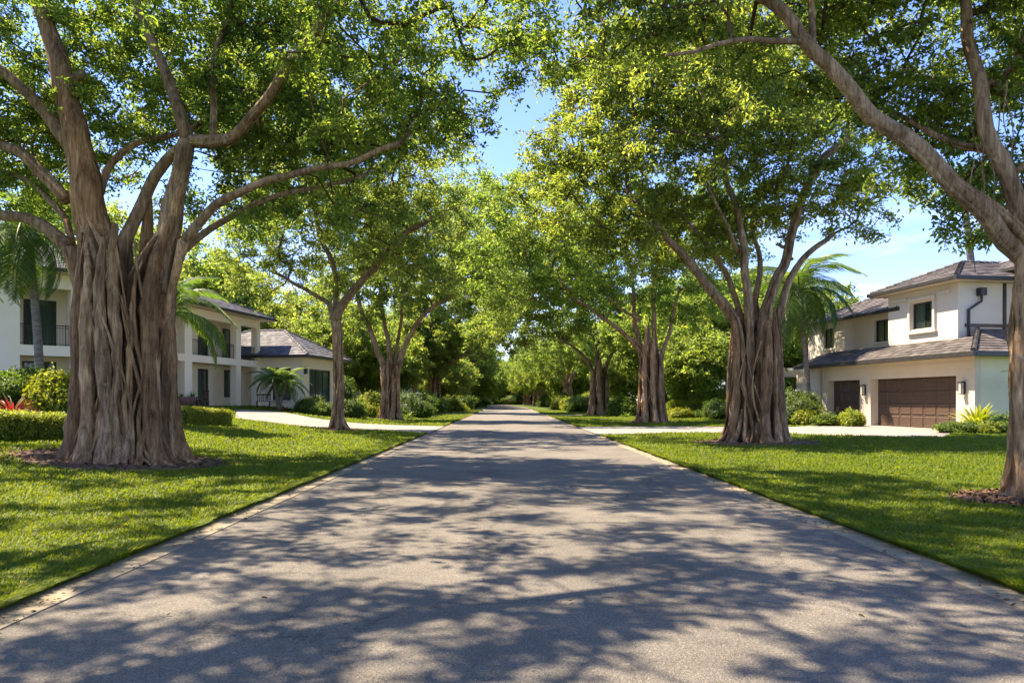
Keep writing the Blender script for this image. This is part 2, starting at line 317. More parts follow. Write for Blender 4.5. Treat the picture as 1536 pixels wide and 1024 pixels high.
for sgn, Ya, Yb in ((-1, 74, 79), (1, 66, 70.5)):
    PD.append(([Vector((sgn * a, Ya, 0)) for a in (3.5, 9, 15, 26)], [Vector((sgn * a, Yb, 0)) for a in (3.5, 9, 15, 26)]))
CUTS = [[], []]
for q, (a, b) in enumerate(PD): CUTS[0 if a[0].x < 0 else 1].append((a[0].y - .2, b[0].y + .2))
kerb(XL, XL + KW, 'kerb'); kerb(XR - KW, XR, 'kerb')
POLY = []
def resamp(pl, n):
    c = catmull([tuple(p) for p in pl], .4); d = np.concatenate([[0], np.cumsum(np.linalg.norm(np.diff(c[:, :2], axis=0), axis=1))]); t = np.linspace(0, d[-1], n)
    return np.stack([np.interp(t, d, c[:, 0]), np.interp(t, d, c[:, 1])], 1)
for q, (a, b) in enumerate(PD):
    A, B = resamp(a, 90), resamp(b, 90); n = 16; G_ = A[:, None, :] * (1 - np.linspace(0, 1, n))[None, :, None] + B[:, None, :] * np.linspace(0, 1, n)[None, :, None]
    X, Y = G_[..., 0], G_[..., 1]; Z = H(X, Y) + .02; i, k = np.meshgrid(np.arange(89), np.arange(n - 1), indexing='ij'); i = i.ravel(); k = k.ravel()
    Q = np.stack([i * n + k, (i + 1) * n + k, (i + 1) * n + k + 1, i * n + k + 1], 1)
    if a[0].x < 0: Q = Q[:, ::-1]
    o = npmesh('driveway', np.stack([X, Y, Z], -1).reshape(-1, 3), Q[:, ::-1] if a[0].x > 0 else Q[:, ::-1], M['drive'], None, smooth=True); tag(o, kind='structure')
    POLY.append(np.vstack([A, B[::-1]]))
def inside(poly, x, y):
    c = np.zeros(len(x), bool); x0, y0 = poly[-1]
    for x1, y1 in poly:
        m = ((y1 > y) != (y0 > y)) & (x < (x0 - x1) * (y - y1) / (y0 - y1 + 1e-12) + x1); c ^= m; x0, y0 = x1, y1
    return c
# a thin dark joint between kerb and asphalt is left by the 12 mm reveal of the kerb stones

# ------------------------------------------------------------------ houses
def wall_y(mb, x0, x1, y0, y1, z0, z1, ops):
    """wall standing in the y-z plane (thickness x0..x1), openings (ya, yb, za, zb)"""
    ys = sorted({y0, y1, *[o[0] for o in ops], *[o[1] for o in ops]})
    for a, b in zip(ys, ys[1:]):
        zz = [(z0, z1)]
        for o in ops:
            if o[0] <= a + 1e-6 and b <= o[1] + 1e-6:
                zz = [s for p, q in zz for s in ((p, min(q, o[2])), (max(p, o[3]), q)) if s[1] - s[0] > 1e-4]
        for p, q in zz: mb.box(x0, x1, a, b, p, q)
def wall_x(mb, y0, y1, x0, x1, z0, z1, ops):
    t = MB(); wall_y(t, y0, y1, x0, x1, z0, z1, ops); mb.add([(v[1], v[0], v[2]) for v in t.v], [f[::-1] for f in t.f])
def window(root, axis, c, a0, a1, z0, z1, out, mull=1, curtain=True, name='window', sill=True, fr=.06):
    """axis 'x': plane x=c, spans y a0..a1; axis 'y': plane y=c spans x; out = +1/-1 direction of outside"""
    def bx(mb, a, b, d0, d1, p, q):
        d0, d1 = sorted((c + out * d0, c + out * d1))
        mb.box(d0, d1, a, b, p, q) if axis == 'x' else mb.box(a, b, d0, d1, p, q)
    f = MB(); bx(f, a0, a0 + fr, -.04, .04, z0, z1); bx(f, a1 - fr, a1, -.04, .04, z0, z1); bx(f, a0 + fr, a1 - fr, -.04, .04, z1 - fr, z1); bx(f, a0 + fr, a1 - fr, -.04, .04, z0, z0 + fr)
    for k in range(1, mull + 1):
        m = a0 + (a1 - a0) * k / (mull + 1); bx(f, m - .025, m + .025, -.035, .035, z0 + fr, z1 - fr)
    w = f.build(name, M['dark'], root)
    g = MB(); bx(g, a0 + fr, a1 - fr, -.006, .006, z0 + fr, z1 - fr); g.build('pane', M['glass'], w)
    if curtain:
        cu = MB(); n = 40; vs = []; fs = []
        for i in range(n + 1):
            t = i / n; a = a0 + .03 + (a1 - a0 - .06) * t; d = -.22 + .035 * sin(i * 1.6) + .01 * sin(i * 3.7)
            for z in (z0 + .02, z1 - .02): vs.append((c + out * d, a, z) if axis == 'x' else (a, c + out * d, z))
        fs = [(2 * i, 2 * i + 2, 2 * i + 3, 2 * i + 1) for i in range(n) if not .40 < i / n < .62 or mull == 0]; cu.add(vs, fs); cu.build('curtain', M['curtain'], w)
    if sill:
        s = MB(); bx(s, a0 - .12, a1 + .12, .0, .2, z0 - .12, z0 - .004); s.build('sill', M['stucco_w'], w, bevel=.01)
    return w
def tiles(name, A, B, C, D, mat_, root, tw=.33, tl=.36, seed=0):
    """roof plane: eave A-B, top D-C (A under D, B under C), laid with separate overlapping tiles"""
    A, B, C, D = [np.array(p, float) for p in (A, B, C, D)]; rng = random.Random(seed); mb = MB()
    e = (B - A) / np.linalg.norm(B - A); s = (D - A) - e * np.dot(D - A, e)
    if np.linalg.norm(s) < 1e-6: s = (C - B) - e * np.dot(C - B, e)
    Ls = np.linalg.norm(s); s /= Ls; nrm = np.cross(e, s); nrm = nrm if nrm[2] > 0 else -nrm
    flip = np.dot(np.cross(e, s), nrm) < 0
    n = max(1, int(round(Ls / tl))); tl = Ls / n; wid = np.linalg.norm(B - A)
    l0, r0 = np.dot(D - A, e), np.dot(C - A, e)
    for i in range(n):
        t0, t1 = i / n, (i + 1) / n; x0, x1 = l0 * (t0 + t1) / 2, wid + (r0 - wid) * (t0 + t1) / 2
        o = (i % 2) * tw / 2; x = x0 - o
        while x < x1:
            a, b = max(x, x0) + .004, min(x + tw, x1) - .004; x += tw
            if b - a < .03: continue
            up = .045 + rng.uniform(-.008, .008); y0 = t0 * Ls - .03; y1 = t1 * Ls
            q = [A + e * u + s * v + nrm * w for (u, v, w) in ((a, y0, up), (b, y0, up + rng.uniform(-.004, .004)), (b, y1, .012), (a, y1, .012), (a, y0, up - .035), (b, y0, up - .035))]
            fs = [(0, 1, 2, 3), (4, 5, 1, 0), (4, 0, 3), (5, 2, 1)]
            if flip: fs = [f[::-1] for f in fs]
            mb.add(q, fs)
    base = [A, B, C, D] if np.linalg.norm(C - D) > .01 else [A, B, C]
    f = tuple(range(len(base))); mb.add([p - nrm * .01 for p in base], [f[::-1] if flip else f]); mb.add([p - nrm * .09 for p in base], [f])
    return mb.build(name, mat_, root)
def caps(pts, mat_, root, name='ridge_cap', r=.11):
    mb = MB()
    for a, b in pts:
        a, b = Vector(a), Vector(b); L_ = (b - a).length; d = (b - a) / L_; n = max(1, int(L_ / .38))
        for i in range(n):
            p = a + d * (i * L_ / n); q = a + d * ((i + 1.12) * L_ / n); mb.tube([p + Vector((0, 0, .03)), q + Vector((0, 0, .0))], [r * 1.08, r * .86], 8)
    return mb.build(name, mat_, root, smooth=False)
def hip_roof(root, x0, x1, y0, y1, z, pitch, mat_, seed, name='roof', gutter=True, soffit=True, thick=.2):
    w, l = x1 - x0, y1 - y0; h = min(w, l) / 2 * pitch; hw = min(w, l) / 2
    a, b, c, d = (x0, y0, z), (x1, y0, z), (x1, y1, z), (x0, y1, z)
    if l >= w: r0, r1 = (x0 + hw, y0 + hw, z + h), (x0 + hw, y1 - hw, z + h); F = [(d, a, r0, r1), (b, c, r1, r0), (a, b, r0, r0), (c, d, r1, r1)]
    else: r0, r1 = (x0 + hw, y0 + hw, z + h), (x1 - hw, y0 + hw, z + h); F = [(a, b, r1, r0), (c, d, r0, r1), (d, a, r0, r0), (b, c, r1, r1)]
    for k, (A, B, C, D) in enumerate(F): tiles(name, A, B, C, D, mat_, root, seed=seed + k)
    H_ = [(a, r0), (b, r0 if l >= w else r1), (c, r1), (d, r1 if l >= w else r0), (r0, r1)]; caps([q for q in H_ if (Vector(q[0]) - Vector(q[1])).length > .2], mat_, root)
    if gutter:
        g = MB(); t = .13
        for (px0, px1, py0, py1) in ((x0 - t, x0, y0 - t, y1 + t), (x1, x1 + t, y0 - t, y1 + t), (x0, x1, y0 - t, y0), (x0, x1, y1, y1 + t)): g.box(px0, px1, py0, py1, z - .17, z + .02)
        g.build('gutter', M['dark'], root, bevel=.02)
    if soffit:
        s = MB(); s.box(x0 + .003, x1 - .003, y0 + .003, y1 - .003, z - .16, z - .11); s.build('soffit', M['stucco'], root)
def railing(root, pts, h=1.0, sp=.115, name='railing'):
    mb = MB()
    for a, b in zip(pts, pts[1:]):
        a, b = Vector(a), Vector(b); L_ = (b - a).length
        for z in (h, h - .12, .08): mb.tube([a + Vector((0, 0, z)), b + Vector((0, 0, z))], [.022 if z == h else .013] * 2, 6)
        n = int(L_ / sp)
        for i in range(n + 1):
            p = a + (b - a) * i / n; mb.tube([p + Vector((0, 0, .02 if i % 8 else -.02)), p + Vector((0, 0, h))], [.008 if i % 8 else .02] * 2, 5)
    return mb.build(name, M['iron'], root)

# ---- right house with the garages. local +y runs away along the road front, local +x into the house
RH = empty('garage_house', (19.86, 29.7, .16), radians(9), 'two storey cream stucco house with brown double garage and tiled hip roofs on the right', 'house')
w = MB()
wall_y(w, 0, .3, .0, 10.75, -.5, 3.22, [(1.0, 6.6, -.5, 2.42), (7.45, 10.3, -.5, 2.42)])
w.box(.3, 9.5, 10.45, 10.75, -.5, 3.2)
for (a, b) in ((.9 - .0, 1.0), (6.6, 6.7), (7.35, 7.45), (10.3, 10.4)): w.box(.3, .75, a, b, -.5, 2.5)
w.box(-.03, -.001, .002, 10.7, 2.74, 3.0)                       # string band above the doors
w.box(.55, .7, 11.7, 12.1, -.5, 3.2); w.box(.1, .5, 12.5, 12.9, -.5, 3.2); w.box(1.6, 1.9, 10.75, 16, -.5, 3.2)
w.build('wall', M['stucco'], RH)
w = MB(); w.box(.3, 9.5, -.003, .3, -.5, 3.2); w.build('wall', M['stucco_bounce'], RH)
w = MB(); w.box(-.02, .28, 11.0, 11.9, -.5, 3.19); w.build('column', M['stucco_w'], RH)
def garage_door(y0, y1, nc, nr=4):
    d = MB(); z0, z1 = -.0, 2.42; d.box(.44, .52, y0, y1, z0 - .3, z1)
    ch = (z1 - z0) / nr; cw = (y1 - y0) / nc
    for r in range(nr):
        for c in range(nc):
            a, b, p, q = y0 + c * cw + .05, y0 + (c + 1) * cw - .05, z0 + r * ch + .06, z0 + (r + 1) * ch - .05; m = .07
            vs = [(.439, a, p), (.439, b, p), (.439, b, q), (.439, a, q), (.405, a + .03, p + .03), (.405, b - .03, p + .03), (.405, b - .03, q - .03), (.405, a + .03, q - .03), (.418, a + m, p + m), (.418, b - m, p + m), (.418, b - m, q - m), (.418, a + m, q - m)]
            fs = []
            for k in range(4): k2 = (k + 1) % 4; fs += [(k, 4 + k, 4 + k2, k2), (4 + k, 8 + k, 8 + k2, 4 + k2)]
            fs.append((8, 11, 10, 9)); d.add(vs, fs)
    for r in range(1, nr): d.box(.432, .4395, y0 + .01, y1 - .01, z0 + r * ch - .008, z0 + r * ch + .008)
    return d.build('garage_door', M['gdoor'], RH)
tag(garage_door(1.0, 6.6, 7), 'wide brown panelled double garage door'); tag(garage_door(7.45, 10.3, 4), 'narrow brown panelled single garage door')
for yy in (.55, 7.02):
    l_ = MB(); l_.box(-.03, -.001, yy - .07, yy + .07, 1.62, 2.15); l_.box(-.12, -.03, yy - .02, yy + .02, 2.12, 2.16); l_.box(-.26, -.06, yy - .10, yy + .10, 2.10, 2.14); l_.box(-.25, -.07, yy - .09, yy + .09, 1.58, 1.61)
    for (dx, dy) in ((-.25, -.09), (-.25, .075), (-.085, -.09), (-.085, .075)): l_.box(dx, dx + .015, yy + dy, yy + dy + .015, 1.61, 2.10)
    o = l_.build('wall_lantern', M['dark'], RH); g = MB(); g.box(-.225, -.095, yy - .065, yy + .065, 1.615, 2.09); g.build('lantern_glass', M['lampglass'], o)
# lower tiled roof over the garages: slopes up to the upper walls
ez, p1 = 3.36, .43
def lz(d): return ez + d * p1
tiles('lower_roof', (-.65, 12.3, ez), (-.65, -.65, ez), (1.25, 1.25, lz(1.9)), (1.25, 12.3, lz(1.9)), M['tile_b'], RH, seed=1)
tiles('lower_roof', (-.65, -.65, ez), (10.1, -.65, ez), (10.1, 2.3, lz(2.95)), (2.3, 2.3, lz(2.95)), M['tile_b'], RH, seed=2)
caps([((-.65, -.65, ez + .03), (2.2, 2.2, lz(2.85) + .03))], M['tile_b'], RH)
w = MB(); w.box(-.65, 9.6, -.62, 10.9, 3.2, 3.26); w.box(-.65, .6, 10.9, 12.3, 3.2, 3.26); w.build('soffit', M['stucco'], RH)
g = MB(); g.box(-.8, -.66, -.8, 12.4, ez - .2, ez + .02); g.box(-.66, 10.1, -.8, -.66, ez - .2, ez + .02); g.build('gutter', M['dark'], RH, bevel=.02)
# upper storey
w = MB(); wall_y(w, 1.25, 1.55, 2.3, 6.9, 3.3, 6.78, [(3.75, 5.25, 4.85, 6.15)])
wall_x(w, 2.3, 2.6, 1.55, 9.5, 3.3, 6.78, []); w.box(1.55, 9.5, 6.6, 6.9, 3.3, 6.78)
wall_y(w, 2.1, 2.4, 6.9, 10.9, 3.3, 6.0, [(7.9, 9.1, 4.55, 5.75)]); wall_y(w, 1.5, 1.8, 10.9, 14.5, 3.3, 6.0, [(11.9, 12.9, 4.45, 5.65)]); w.box(1.8, 2.1, 10.9, 11.2, 3.3, 6.0); w.box(1.8, 9.5, 14.2, 14.5, 3.3, 6)
w.box(1.14, 1.249, 3.62, 3.75, 4.75, 6.25); w.box(1.14, 1.249, 5.25, 5.38, 4.75, 6.25); w.box(1.12, 1.249, 3.62, 5.38, 6.25, 6.37); w.box(1.10, 1.249, 3.55, 5.45, 4.62, 4.75)
w.build('upper_wall', M['stucco_w'], RH)
for ya, yb in ((2.75, 3.5), (5.5, 6.5)): t = MB(); t.box(1.17, 1.249, ya, yb, 6.34, 6.5); t.build('trim', M['stone'], RH)
window(RH, 'x', 1.42, 3.75, 5.25, 4.85, 6.15, -1); window(RH, 'x', 2.25, 7.9, 9.1, 4.55, 5.75, -1); window(RH, 'x', 1.65, 11.9, 12.9, 4.45, 5.65, -1)
d = MB(); d.box(2.2, 2.5, 2.0, 2.29, 6.15, 6.5); d.tube([(2.35, 2.15, 6.2), (2.35, 2.15, 5.9), (1.75, 2.22, 5.5), (1.75, 2.22, 3.9)], [.06] * 4, 8); d.build('downspout', M['dark'], RH)
d = MB(); d.box(3.6, 3.75, 2.24, 2.296, 3.9, 6.76); d.box(1.6, 8, 2.22, 2.296, 4.72, 4.86); d.build('flashing', M['dark'], RH)
hip_roof(RH, .65, 10.1, 1.7, 7.5, 6.95, .42, M['tile_b'], 11)
hip_roof(RH, 1.3, 10.2, 6.2, 15.1, 6.12, .46, M['tile_b'], 21)
hip_roof(RH, 4.2, 12.2, -1.2, 5.8, 7.55, .40, M['tile_b'], 31)
w = MB(); w.box(4.9, 11.5, -.5, 5.2, 3.3, 7.4); w.build('upper_wall', M['stucco'], RH)
pg = MB(); pg.box(-1.8, 3.0, 13.5, 13.7, 2.9, 3.15)
for k in range(7): pg.box(-1.6 + k * .65, -1.5 + k * .65, 13.2, 17.5, 3.16, 3.32)
pg.box(-1.8, -1.6, 13.5, 13.7, -.4, 2.9); pg.box(-1.8, -1.6, 17.2, 17.4, -.4, 2.9); pg.box(-1.8, 3, 17.2, 17.4, 2.9, 3.15); pg.build('pergola', M['stucco_w'], RH)

# ---- left house with balcony. local +y away along its road front, local +x towards the road
LH = empty('balcony_house', (-17.6, 50.0, 1.05), radians(-11), 'two storey cream house with columned balcony and low grey roofed wing, left', 'house')
for (a, b) in ((-.42, 0), (-3.0, -2.45), (-8.4, -7.7), (-14.5, -13.9)): w = MB(); w.box(-.45, 0, a, b, -.6, 6.1); w.build('column', M['cream_w'], LH)
w = MB(); w.box(-.44, -.01, -2.45, -.42, 5.55, 6.09); w.box(-.44, -.01, -7.7, -3.0, 5.55, 6.09); w.box(-.44, -.01, -13.9, -8.4, 5.55, 6.09)
w.box(-.44, -.01, -2.45, -.42, 2.78, 3.22); w.box(-.44, -.01, -7.7, -3.0, 2.78, 3.22); w.box(-.44, -.01, -13.9, -8.4, 2.78, 3.22); w.build('beam', M['cream_w'], LH)
s = MB(); s.box(-1.5, -.45, -14.5, -.2, 2.8, 3.0); s.box(-1.5, .3, -14.5, 0, -.8, -.02); s.box(.3, 1.1, -8, 0, -.8, -.16); s.build('porch_floor', M['stone'], LH)
w = MB(); wall_y(w, -1.7, -1.5, -14.5, 0, -.6, 6.1, [(-2.1, -1.05, .65, 2.55), (-5.0, -3.85, .0, 2.5), (-10.6, -9.0, .1, 2.4), (-2.3, -1.2, 3.02, 5.4), (-5.0, -3.9, 3.02, 5.4), (-10.6, -9.0, 3.02, 5.4)])
w.box(-9, -1.7, -.25, 0, -.6, 6.1); w.box(-9, -1.7, -14.5, -14.25, -.6, 6.1); w.box(-1.5, -.45, -.2, -.0, -.6, 2.79); w.build('wall', M['cream'], LH)
for (a, b, p, q) in ((-2.1, -1.05, .65, 2.55), (-10.6, -9.0, .1, 2.4), (-2.3, -1.2, 3.02, 5.4), (-5.0, -3.9, 3.02, 5.4), (-10.6, -9.0, 3.02, 5.4)): window(LH, 'x', -1.58, a, b, p, q, 1, 0, True, sill=False, fr=.08)
window(LH, 'x', -1.58, -5.0, -3.85, .0, 2.5, 1, 0, True, name='door', sill=False, fr=.1)
railing(LH, [(-.2, -7.7, 3.22), (-.2, -3.0, 3.22)], .95); railing(LH, [(-.2, -2.45, 3.22), (-.2, -.42, 3.22)], .95)
f = MB(); f.add([(-1.49, -3.2, 5.4), (-1.49, -3.8, 5.45), (-1.0, -3.7, 5.3), (-1.0, -3.3, 5.25), (-1.3, -3.0, 4.65), (-1.4, -3.1, 4.6)], [(0, 1, 2, 3), (0, 3, 4), (3, 5, 4), (3, 2, 5)]); f.tube([(-1.5, -3.5, 5.4), (-1.1, -3.4, 5.35)], [.03] * 2, 6); tag(f.build('awning_bracket', M['stone'], LH), 'grey folded awning bracket')
hip_roof(LH, -9.7, .75, -15.2, .75, 6.28, .42, M['tile_g'], 41)
# wing
w = MB(); wall_x(w, .0, .25, .0, 3.3, -.6, 3.45, [(.95, 2.35, .45, 2.75)]); wall_y(w, 3.05, 3.3, .25, 5.9, -.6, 3.45, [(.95, 4.4, .3, 2.7)]); w.box(-8.9, 3.3, 5.9, 6.15, -.6, 3.45)
w.build('wall', M['cream'], LH)
window(LH, 'y', .1, .95, 2.35, .45, 2.75, -1, 0, False, fr=.09); window(LH, 'x', 3.2, .95, 4.4, .3, 2.7, 1, 2, True, fr=.09)
l_ = MB(); l_.box(3.30, 3.36, .1, .3, 2.3, 2.8); l_.box(3.36, 3.5, .08, .32, 2.32, 2.74); l_.build('wall_lantern', M['dark'], LH, bevel=.01)
hip_roof(LH, -6.5, 3.95, -.62, 6.8, 3.62, .56, M['tile_g'], 51)

# ---- far left house
FH = empty('white_house', (-25.8, 31.0, 1.05), radians(-50), 'white two storey house with recessed balconies behind the palm at the far left', 'house')
# local y runs to the right and away; local +x faces the road and the camera
w = MB()
wall_y(w, -.3, 0, -6, 9, -.6, 6.6, [(-3.4, 1.6, .0, 2.6), (-3.4, 1.6, 3.1, 5.9), (3.5, 5.6, .0, 2.6), (3.5, 5.6, 3.1, 5.9)]); w.box(-8, -.3, 8.7, 9, -.6, 6.6); w.box(-8, -.3, -6, -5.7, -.6, 6.6)
w.box(-1.8, -.3, -3.4, 1.6, 2.75, 3.05); w.box(-1.8, -.3, 3.5, 5.6, 2.75, 3.05)
for a in (-3.6, 1.6, 3.3, 5.6): w.box(-1.8, -.3, a, a + .2, -.6, 6.5)
w.build('wall', M['cream_w'], FH)
w = MB(); wall_y(w, -2.0, -1.8, -6, 9, -.6, 6.5, [(-1.5, 1.1, .1, 2.4), (-1.5, .9, 3.15, 5.5), (3.75, 5.2, .1, 2.4), (3.8, 5.2, 3.15, 5.5)]); w.build('wall', M['cream'], FH)
for (a, b, p, q) in ((-1.5, 1.1, .1, 2.4), (-1.5, .9, 3.15, 5.5), (3.75, 5.2, .1, 2.4), (3.8, 5.2, 3.15, 5.5)): window(FH, 'x', -1.88, a, b, p, q, 1, 1 if b - a > 2 else 0, True, sill=False, fr=.09)
railing(FH, [(-.12, -3.4, 3.1), (-.12, 1.6, 3.1)], 1.0); railing(FH, [(-.12, 3.5, 3.1), (-.12, 5.6, 3.1)], 1.0)
hip_roof(FH, -9, .8, -6.8, 9.8, 6.78, .42, M['tile_g'], 61)
# ---- glimpse of a house behind the shrubs between the slim tree and the vase-shaped banyan
b = GD(550, 88); BH = empty('low_house', b, radians(-8), 'low beige house glimpsed between trees behind the vase shaped banyan', 'house')
w = MB(); wall_x(w, 0, .25, -5, 4.5, -.5, 2.9, [(2.9, 4.0, .1, 2.2)]); w.box(4.2, 4.5, .25, 8, -.5, 2.9); w.box(-5, -4.7, .25, 8, -.5, 2.9); w.build('wall', M['stucco'], BH)
window(BH, 'y', .12, 2.9, 4.0, .1, 2.2, -1, 0, False, name='door', sill=False)
hip_roof(BH, -5.6, 5.1, -.6, 8.6, 3.05, .25, M['tile_g'], 71)

# ------------------------------------------------------------------ leaves and trees
def leaf_geo(C, size, bias, rng, droop=.35, wid=.42, hi=True, spread=.9):
    """C (n,3) leaf bases; bias (n,3) preferred normal"""
    n = len(C)
    nrm = bias + rng.normal(0, spread, (n, 3)); nrm /= np.linalg.norm(nrm, axis=1)[:, None] + 1e-9
    t = np.cross(nrm, rng.normal(0, 1, (n, 3))); t[:, 2] -= droop * np.linalg.norm(t, axis=1)
    t -= nrm * (t * nrm).sum(1)[:, None]; t /= np.linalg.norm(t, axis=1)[:, None] + 1e-9
    b = np.cross(nrm, t); s = size[:, None]; w = s * wid; up = nrm * s * .10
    if hi:
        V = np.stack([C, C + t * s * .22 + b * w * .42 + up, C + t * s * .62 + b * w * .46 + up, C + t * s - nrm * s * .12,
                      C + t * s * .62 - b * w * .46 + up, C + t * s * .22 - b * w * .42 + up], 1).reshape(-1, 3)
        o = np.arange(n)[:, None] * 6
        Q = np.stack([o + [0, 3, 2, 1], o + [0, 5, 4, 3]], 1).reshape(-1, 4); return V, Q, 2
    V = np.stack([C, C + t * s * .45 + b * w * .55 + up, C + t * s, C + t * s * .45 - b * w * .55 + up], 1).reshape(-1, 3)
    Q = np.arange(n)[:, None] * 4 + np.array([0, 3, 2, 1]); return V, Q, 1
class Skel:
    def __init__(s): s.p = []; s.par = []; s.r = []; s.fix = []; s.ok = []; s.kids = []
    def node(s, p, par, r=0., fix=False, ok=True):
        s.p.append(np.array(p, float)); s.par.append(par); s.r.append(r); s.fix.append(fix); s.ok.append(ok); s.kids.append([])
        if par >= 0: s.kids[par].append(len(s.p) - 1)
        return len(s.p) - 1
def to_local(v, base): return np.array(v, float) - np.array(base, float)
def envelope_points(E, n, rng, shell=.55):
    """points in a union of ellipsoids (cx,cy,cz,rx,ry,rz), weighted to the outside"""
    E = np.array(E, float); vol = E[:, 3] * E[:, 4] * E[:, 5]; k = rng.choice(len(E), n * 3, p=vol / vol.sum())
    d = rng.normal(0, 1, (n * 3, 3)); d /= np.linalg.norm(d, axis=1)[:, None]
    rr = (shell + (1 - shell) * rng.random(n * 3)) ** 1.0 * np.where(rng.random(n * 3) < .25, rng.random(n * 3) ** .5, 1)
    pts = E[k, :3] + d * rr[:, None] * E[k, 3:]
    keep = []; cell = {}
    g = (vol.sum() * 4.2 / n) ** (1 / 3) * .55
    for i, q in enumerate(pts):
        key = tuple((q // g).astype(int))
        if cell.get(key, 0) < 1: cell[key] = cell.get(key, 0) + 1; keep.append(i)
        if len(keep) >= n: break
    return pts[keep]
def crown_mesh(name, root, limbs, E, seed, ncl, nleaf, lsize, crad, lmat, base, hi=True, minz=None, cut=None, tips=5, shell=.55, flat=.55, extra=None):
    """limbs: list of (points Nx3, radii) already local. Grows branches to cluster points and hangs leaves on them."""
    rng = np.random.default_rng(seed); sk = Skel()
    for pts, rad in limbs:
        prev = -1
        for i, (q, r) in enumerate(zip(pts, rad)):
            prev = sk.node(q, prev, r, True, i > len(pts) * .3)
    cl = envelope_points(E, ncl, rng, shell)
    if minz is not None: cl = cl[cl[:, 2] > minz]
    if extra is not None: cl = np.vstack([cl, extra])
    if cut is not None: cl = cl[[not cut(q + base) for q in cl]]
    NP = np.array(sk.p); ok = np.array(sk.ok)
    dmin = np.array([np.linalg.norm(NP[ok] - c, axis=1).min() for c in cl]); order = np.argsort(dmin)
    P_ = np.zeros((len(NP) + ncl * 14 + 400, 3)); OK = np.zeros(len(P_), bool); m = len(NP); P_[:m] = NP; OK[:m] = ok
    for ci in order:
        c = cl[ci]; d = np.linalg.norm(P_[:m] - c, axis=1); up = P_[:m, 2] - c[2]
        cost = d + np.maximum(up, 0) * .5 + np.where(OK[:m], 0, 1e3); j = int(np.argmin(cost)); D = d[j]
        if D < .15: continue
        a = P_[j]; pj = sk.par[j]; tan = (a - P_[pj]) if pj >= 0 else np.array([0, 0, 1.]); tan = tan / (np.linalg.norm(tan) + 1e-9)
        ctrl = a + tan * D * .35 + np.array([0, 0, .12 * D]) + rng.normal(0, .07, 3) * D
        ns = max(2, int(D / .38)); prev = j
        for k in range(1, ns + 1):
            t = k / ns; q = (1 - t) ** 2 * a + 2 * t * (1 - t) * ctrl + t * t * c + rng.normal(0, .02, 3) * (k < ns)
            if m >= len(P_): break
            prev = sk.node(q, prev); P_[m] = q; OK[m] = True; m += 1
    n = len(sk.p); rad = np.array(sk.r); EXP = 2.3; acc = np.zeros(n)
    for i in range(n - 1, -1, -1):
        if not sk.fix[i]:
            rad[i] = max(acc[i], .015 ** EXP) ** (1 / EXP) if acc[i] > 0 else .012
            pa = sk.par[i]; acc[pa] += rad[i] ** EXP
    for i in range(n):                                  # never thicker than 0.75 of the parent
        if not sk.fix[i]: rad[i] = min(rad[i], (.62 if sk.fix[sk.par[i]] else 1.0) * max(rad[sk.par[i]], .012))
    VV = []; FF = []; off = 0; mi = []
    starts = [(i, k) for i in range(n) for q, k in enumerate(sorted(sk.kids[i], key=lambda z: -rad[z])) if not sk.fix[k] and (sk.fix[i] or q > 0)]
    for i, k in starts:
        ch = [i, k]
        while True:
            kk = [z for z in sk.kids[ch[-1]] if not sk.fix[z]]
            if not kk: break
            ch.append(max(kk, key=lambda z: rad[z]))
        pts = np.array([sk.p[z] for z in ch]); rr = np.array([rad[z] for z in ch]); rr[0] = rr[1] * 1.1; rr[-1] *= .6
        v, f = tube(pts, rr, 6 if rr[1] > .03 else 4, cap=False); VV.append(v); FF.append(f + off); off += len(v)
    nb = sum(len(f) for f in FF)
    # leaves: several tips round every cluster centre, leaves along each tip
    nc = len(cl); ctr = np.array([(c * 0 + np.average(np.array(E)[:, :3], 0, weights=np.array(E)[:, 3])) for c in cl[:1]])[0]
    tipd = rng.normal(0, 1, (nc, tips, 3)); tipd[:, :, 2] *= flat; tipd /= np.linalg.norm(tipd, axis=2)[:, :, None]
    tipe = cl[:, None, :] + tipd * crad * (.5 + .6 * rng.random((nc, tips, 1)))
    tipe[:, :, 2] -= .12 * crad
    if hi:
        for c in range(nc):
            for k in range(tips):
                mid = (cl[c] + tipe[c, k]) / 2 + [0, 0, .1 * crad]
                v, f = tube(np.array([cl[c], mid, tipe[c, k]]), np.array([.008, .006, .003]), 3, cap=False); VV.append(v); FF.append(f + off); off += len(v); nb += len(f)
    per = nleaf // (nc * tips); ci = np.repeat(np.arange(nc * tips), per); A = np.repeat(cl, tips, 0)[ci]; B = tipe.reshape(-1, 3)[ci]
    t = rng.random(len(ci))[:, None] ** .75; C = A + (B - A) * t * 1.05 + rng.normal(0, 1, (len(ci), 3)) * crad * np.array([.16, .16, .11])
    bias = (B - A) / (np.linalg.norm(B - A, axis=1)[:, None] + 1e-9) * .25 + np.array([0, 0, .8])
    size = lsize * (.6 + .7 * rng.random(len(C)))
    lv, lq, q = leaf_geo(C, size, bias, rng, hi=hi)
    cv = np.clip(rng.normal(.45, .2, nc * tips), 0, 1)
    at = np.clip(cv[ci] + rng.normal(0, .2, len(ci)), 0, 1); at = np.repeat(at, q)
    V = np.vstack(VV + [lv]); Q = np.vstack(FF + [lq + off])
    mi = np.concatenate([np.zeros(nb), np.ones(len(lq))]).astype(int)
    sm = np.concatenate([np.ones(nb), np.zeros(len(lq))]).astype(bool)
    return npmesh(name, V, Q, [M['twig'], lmat], root, midx=mi, smooth=sm, attr=np.concatenate([np.zeros(nb), at]))
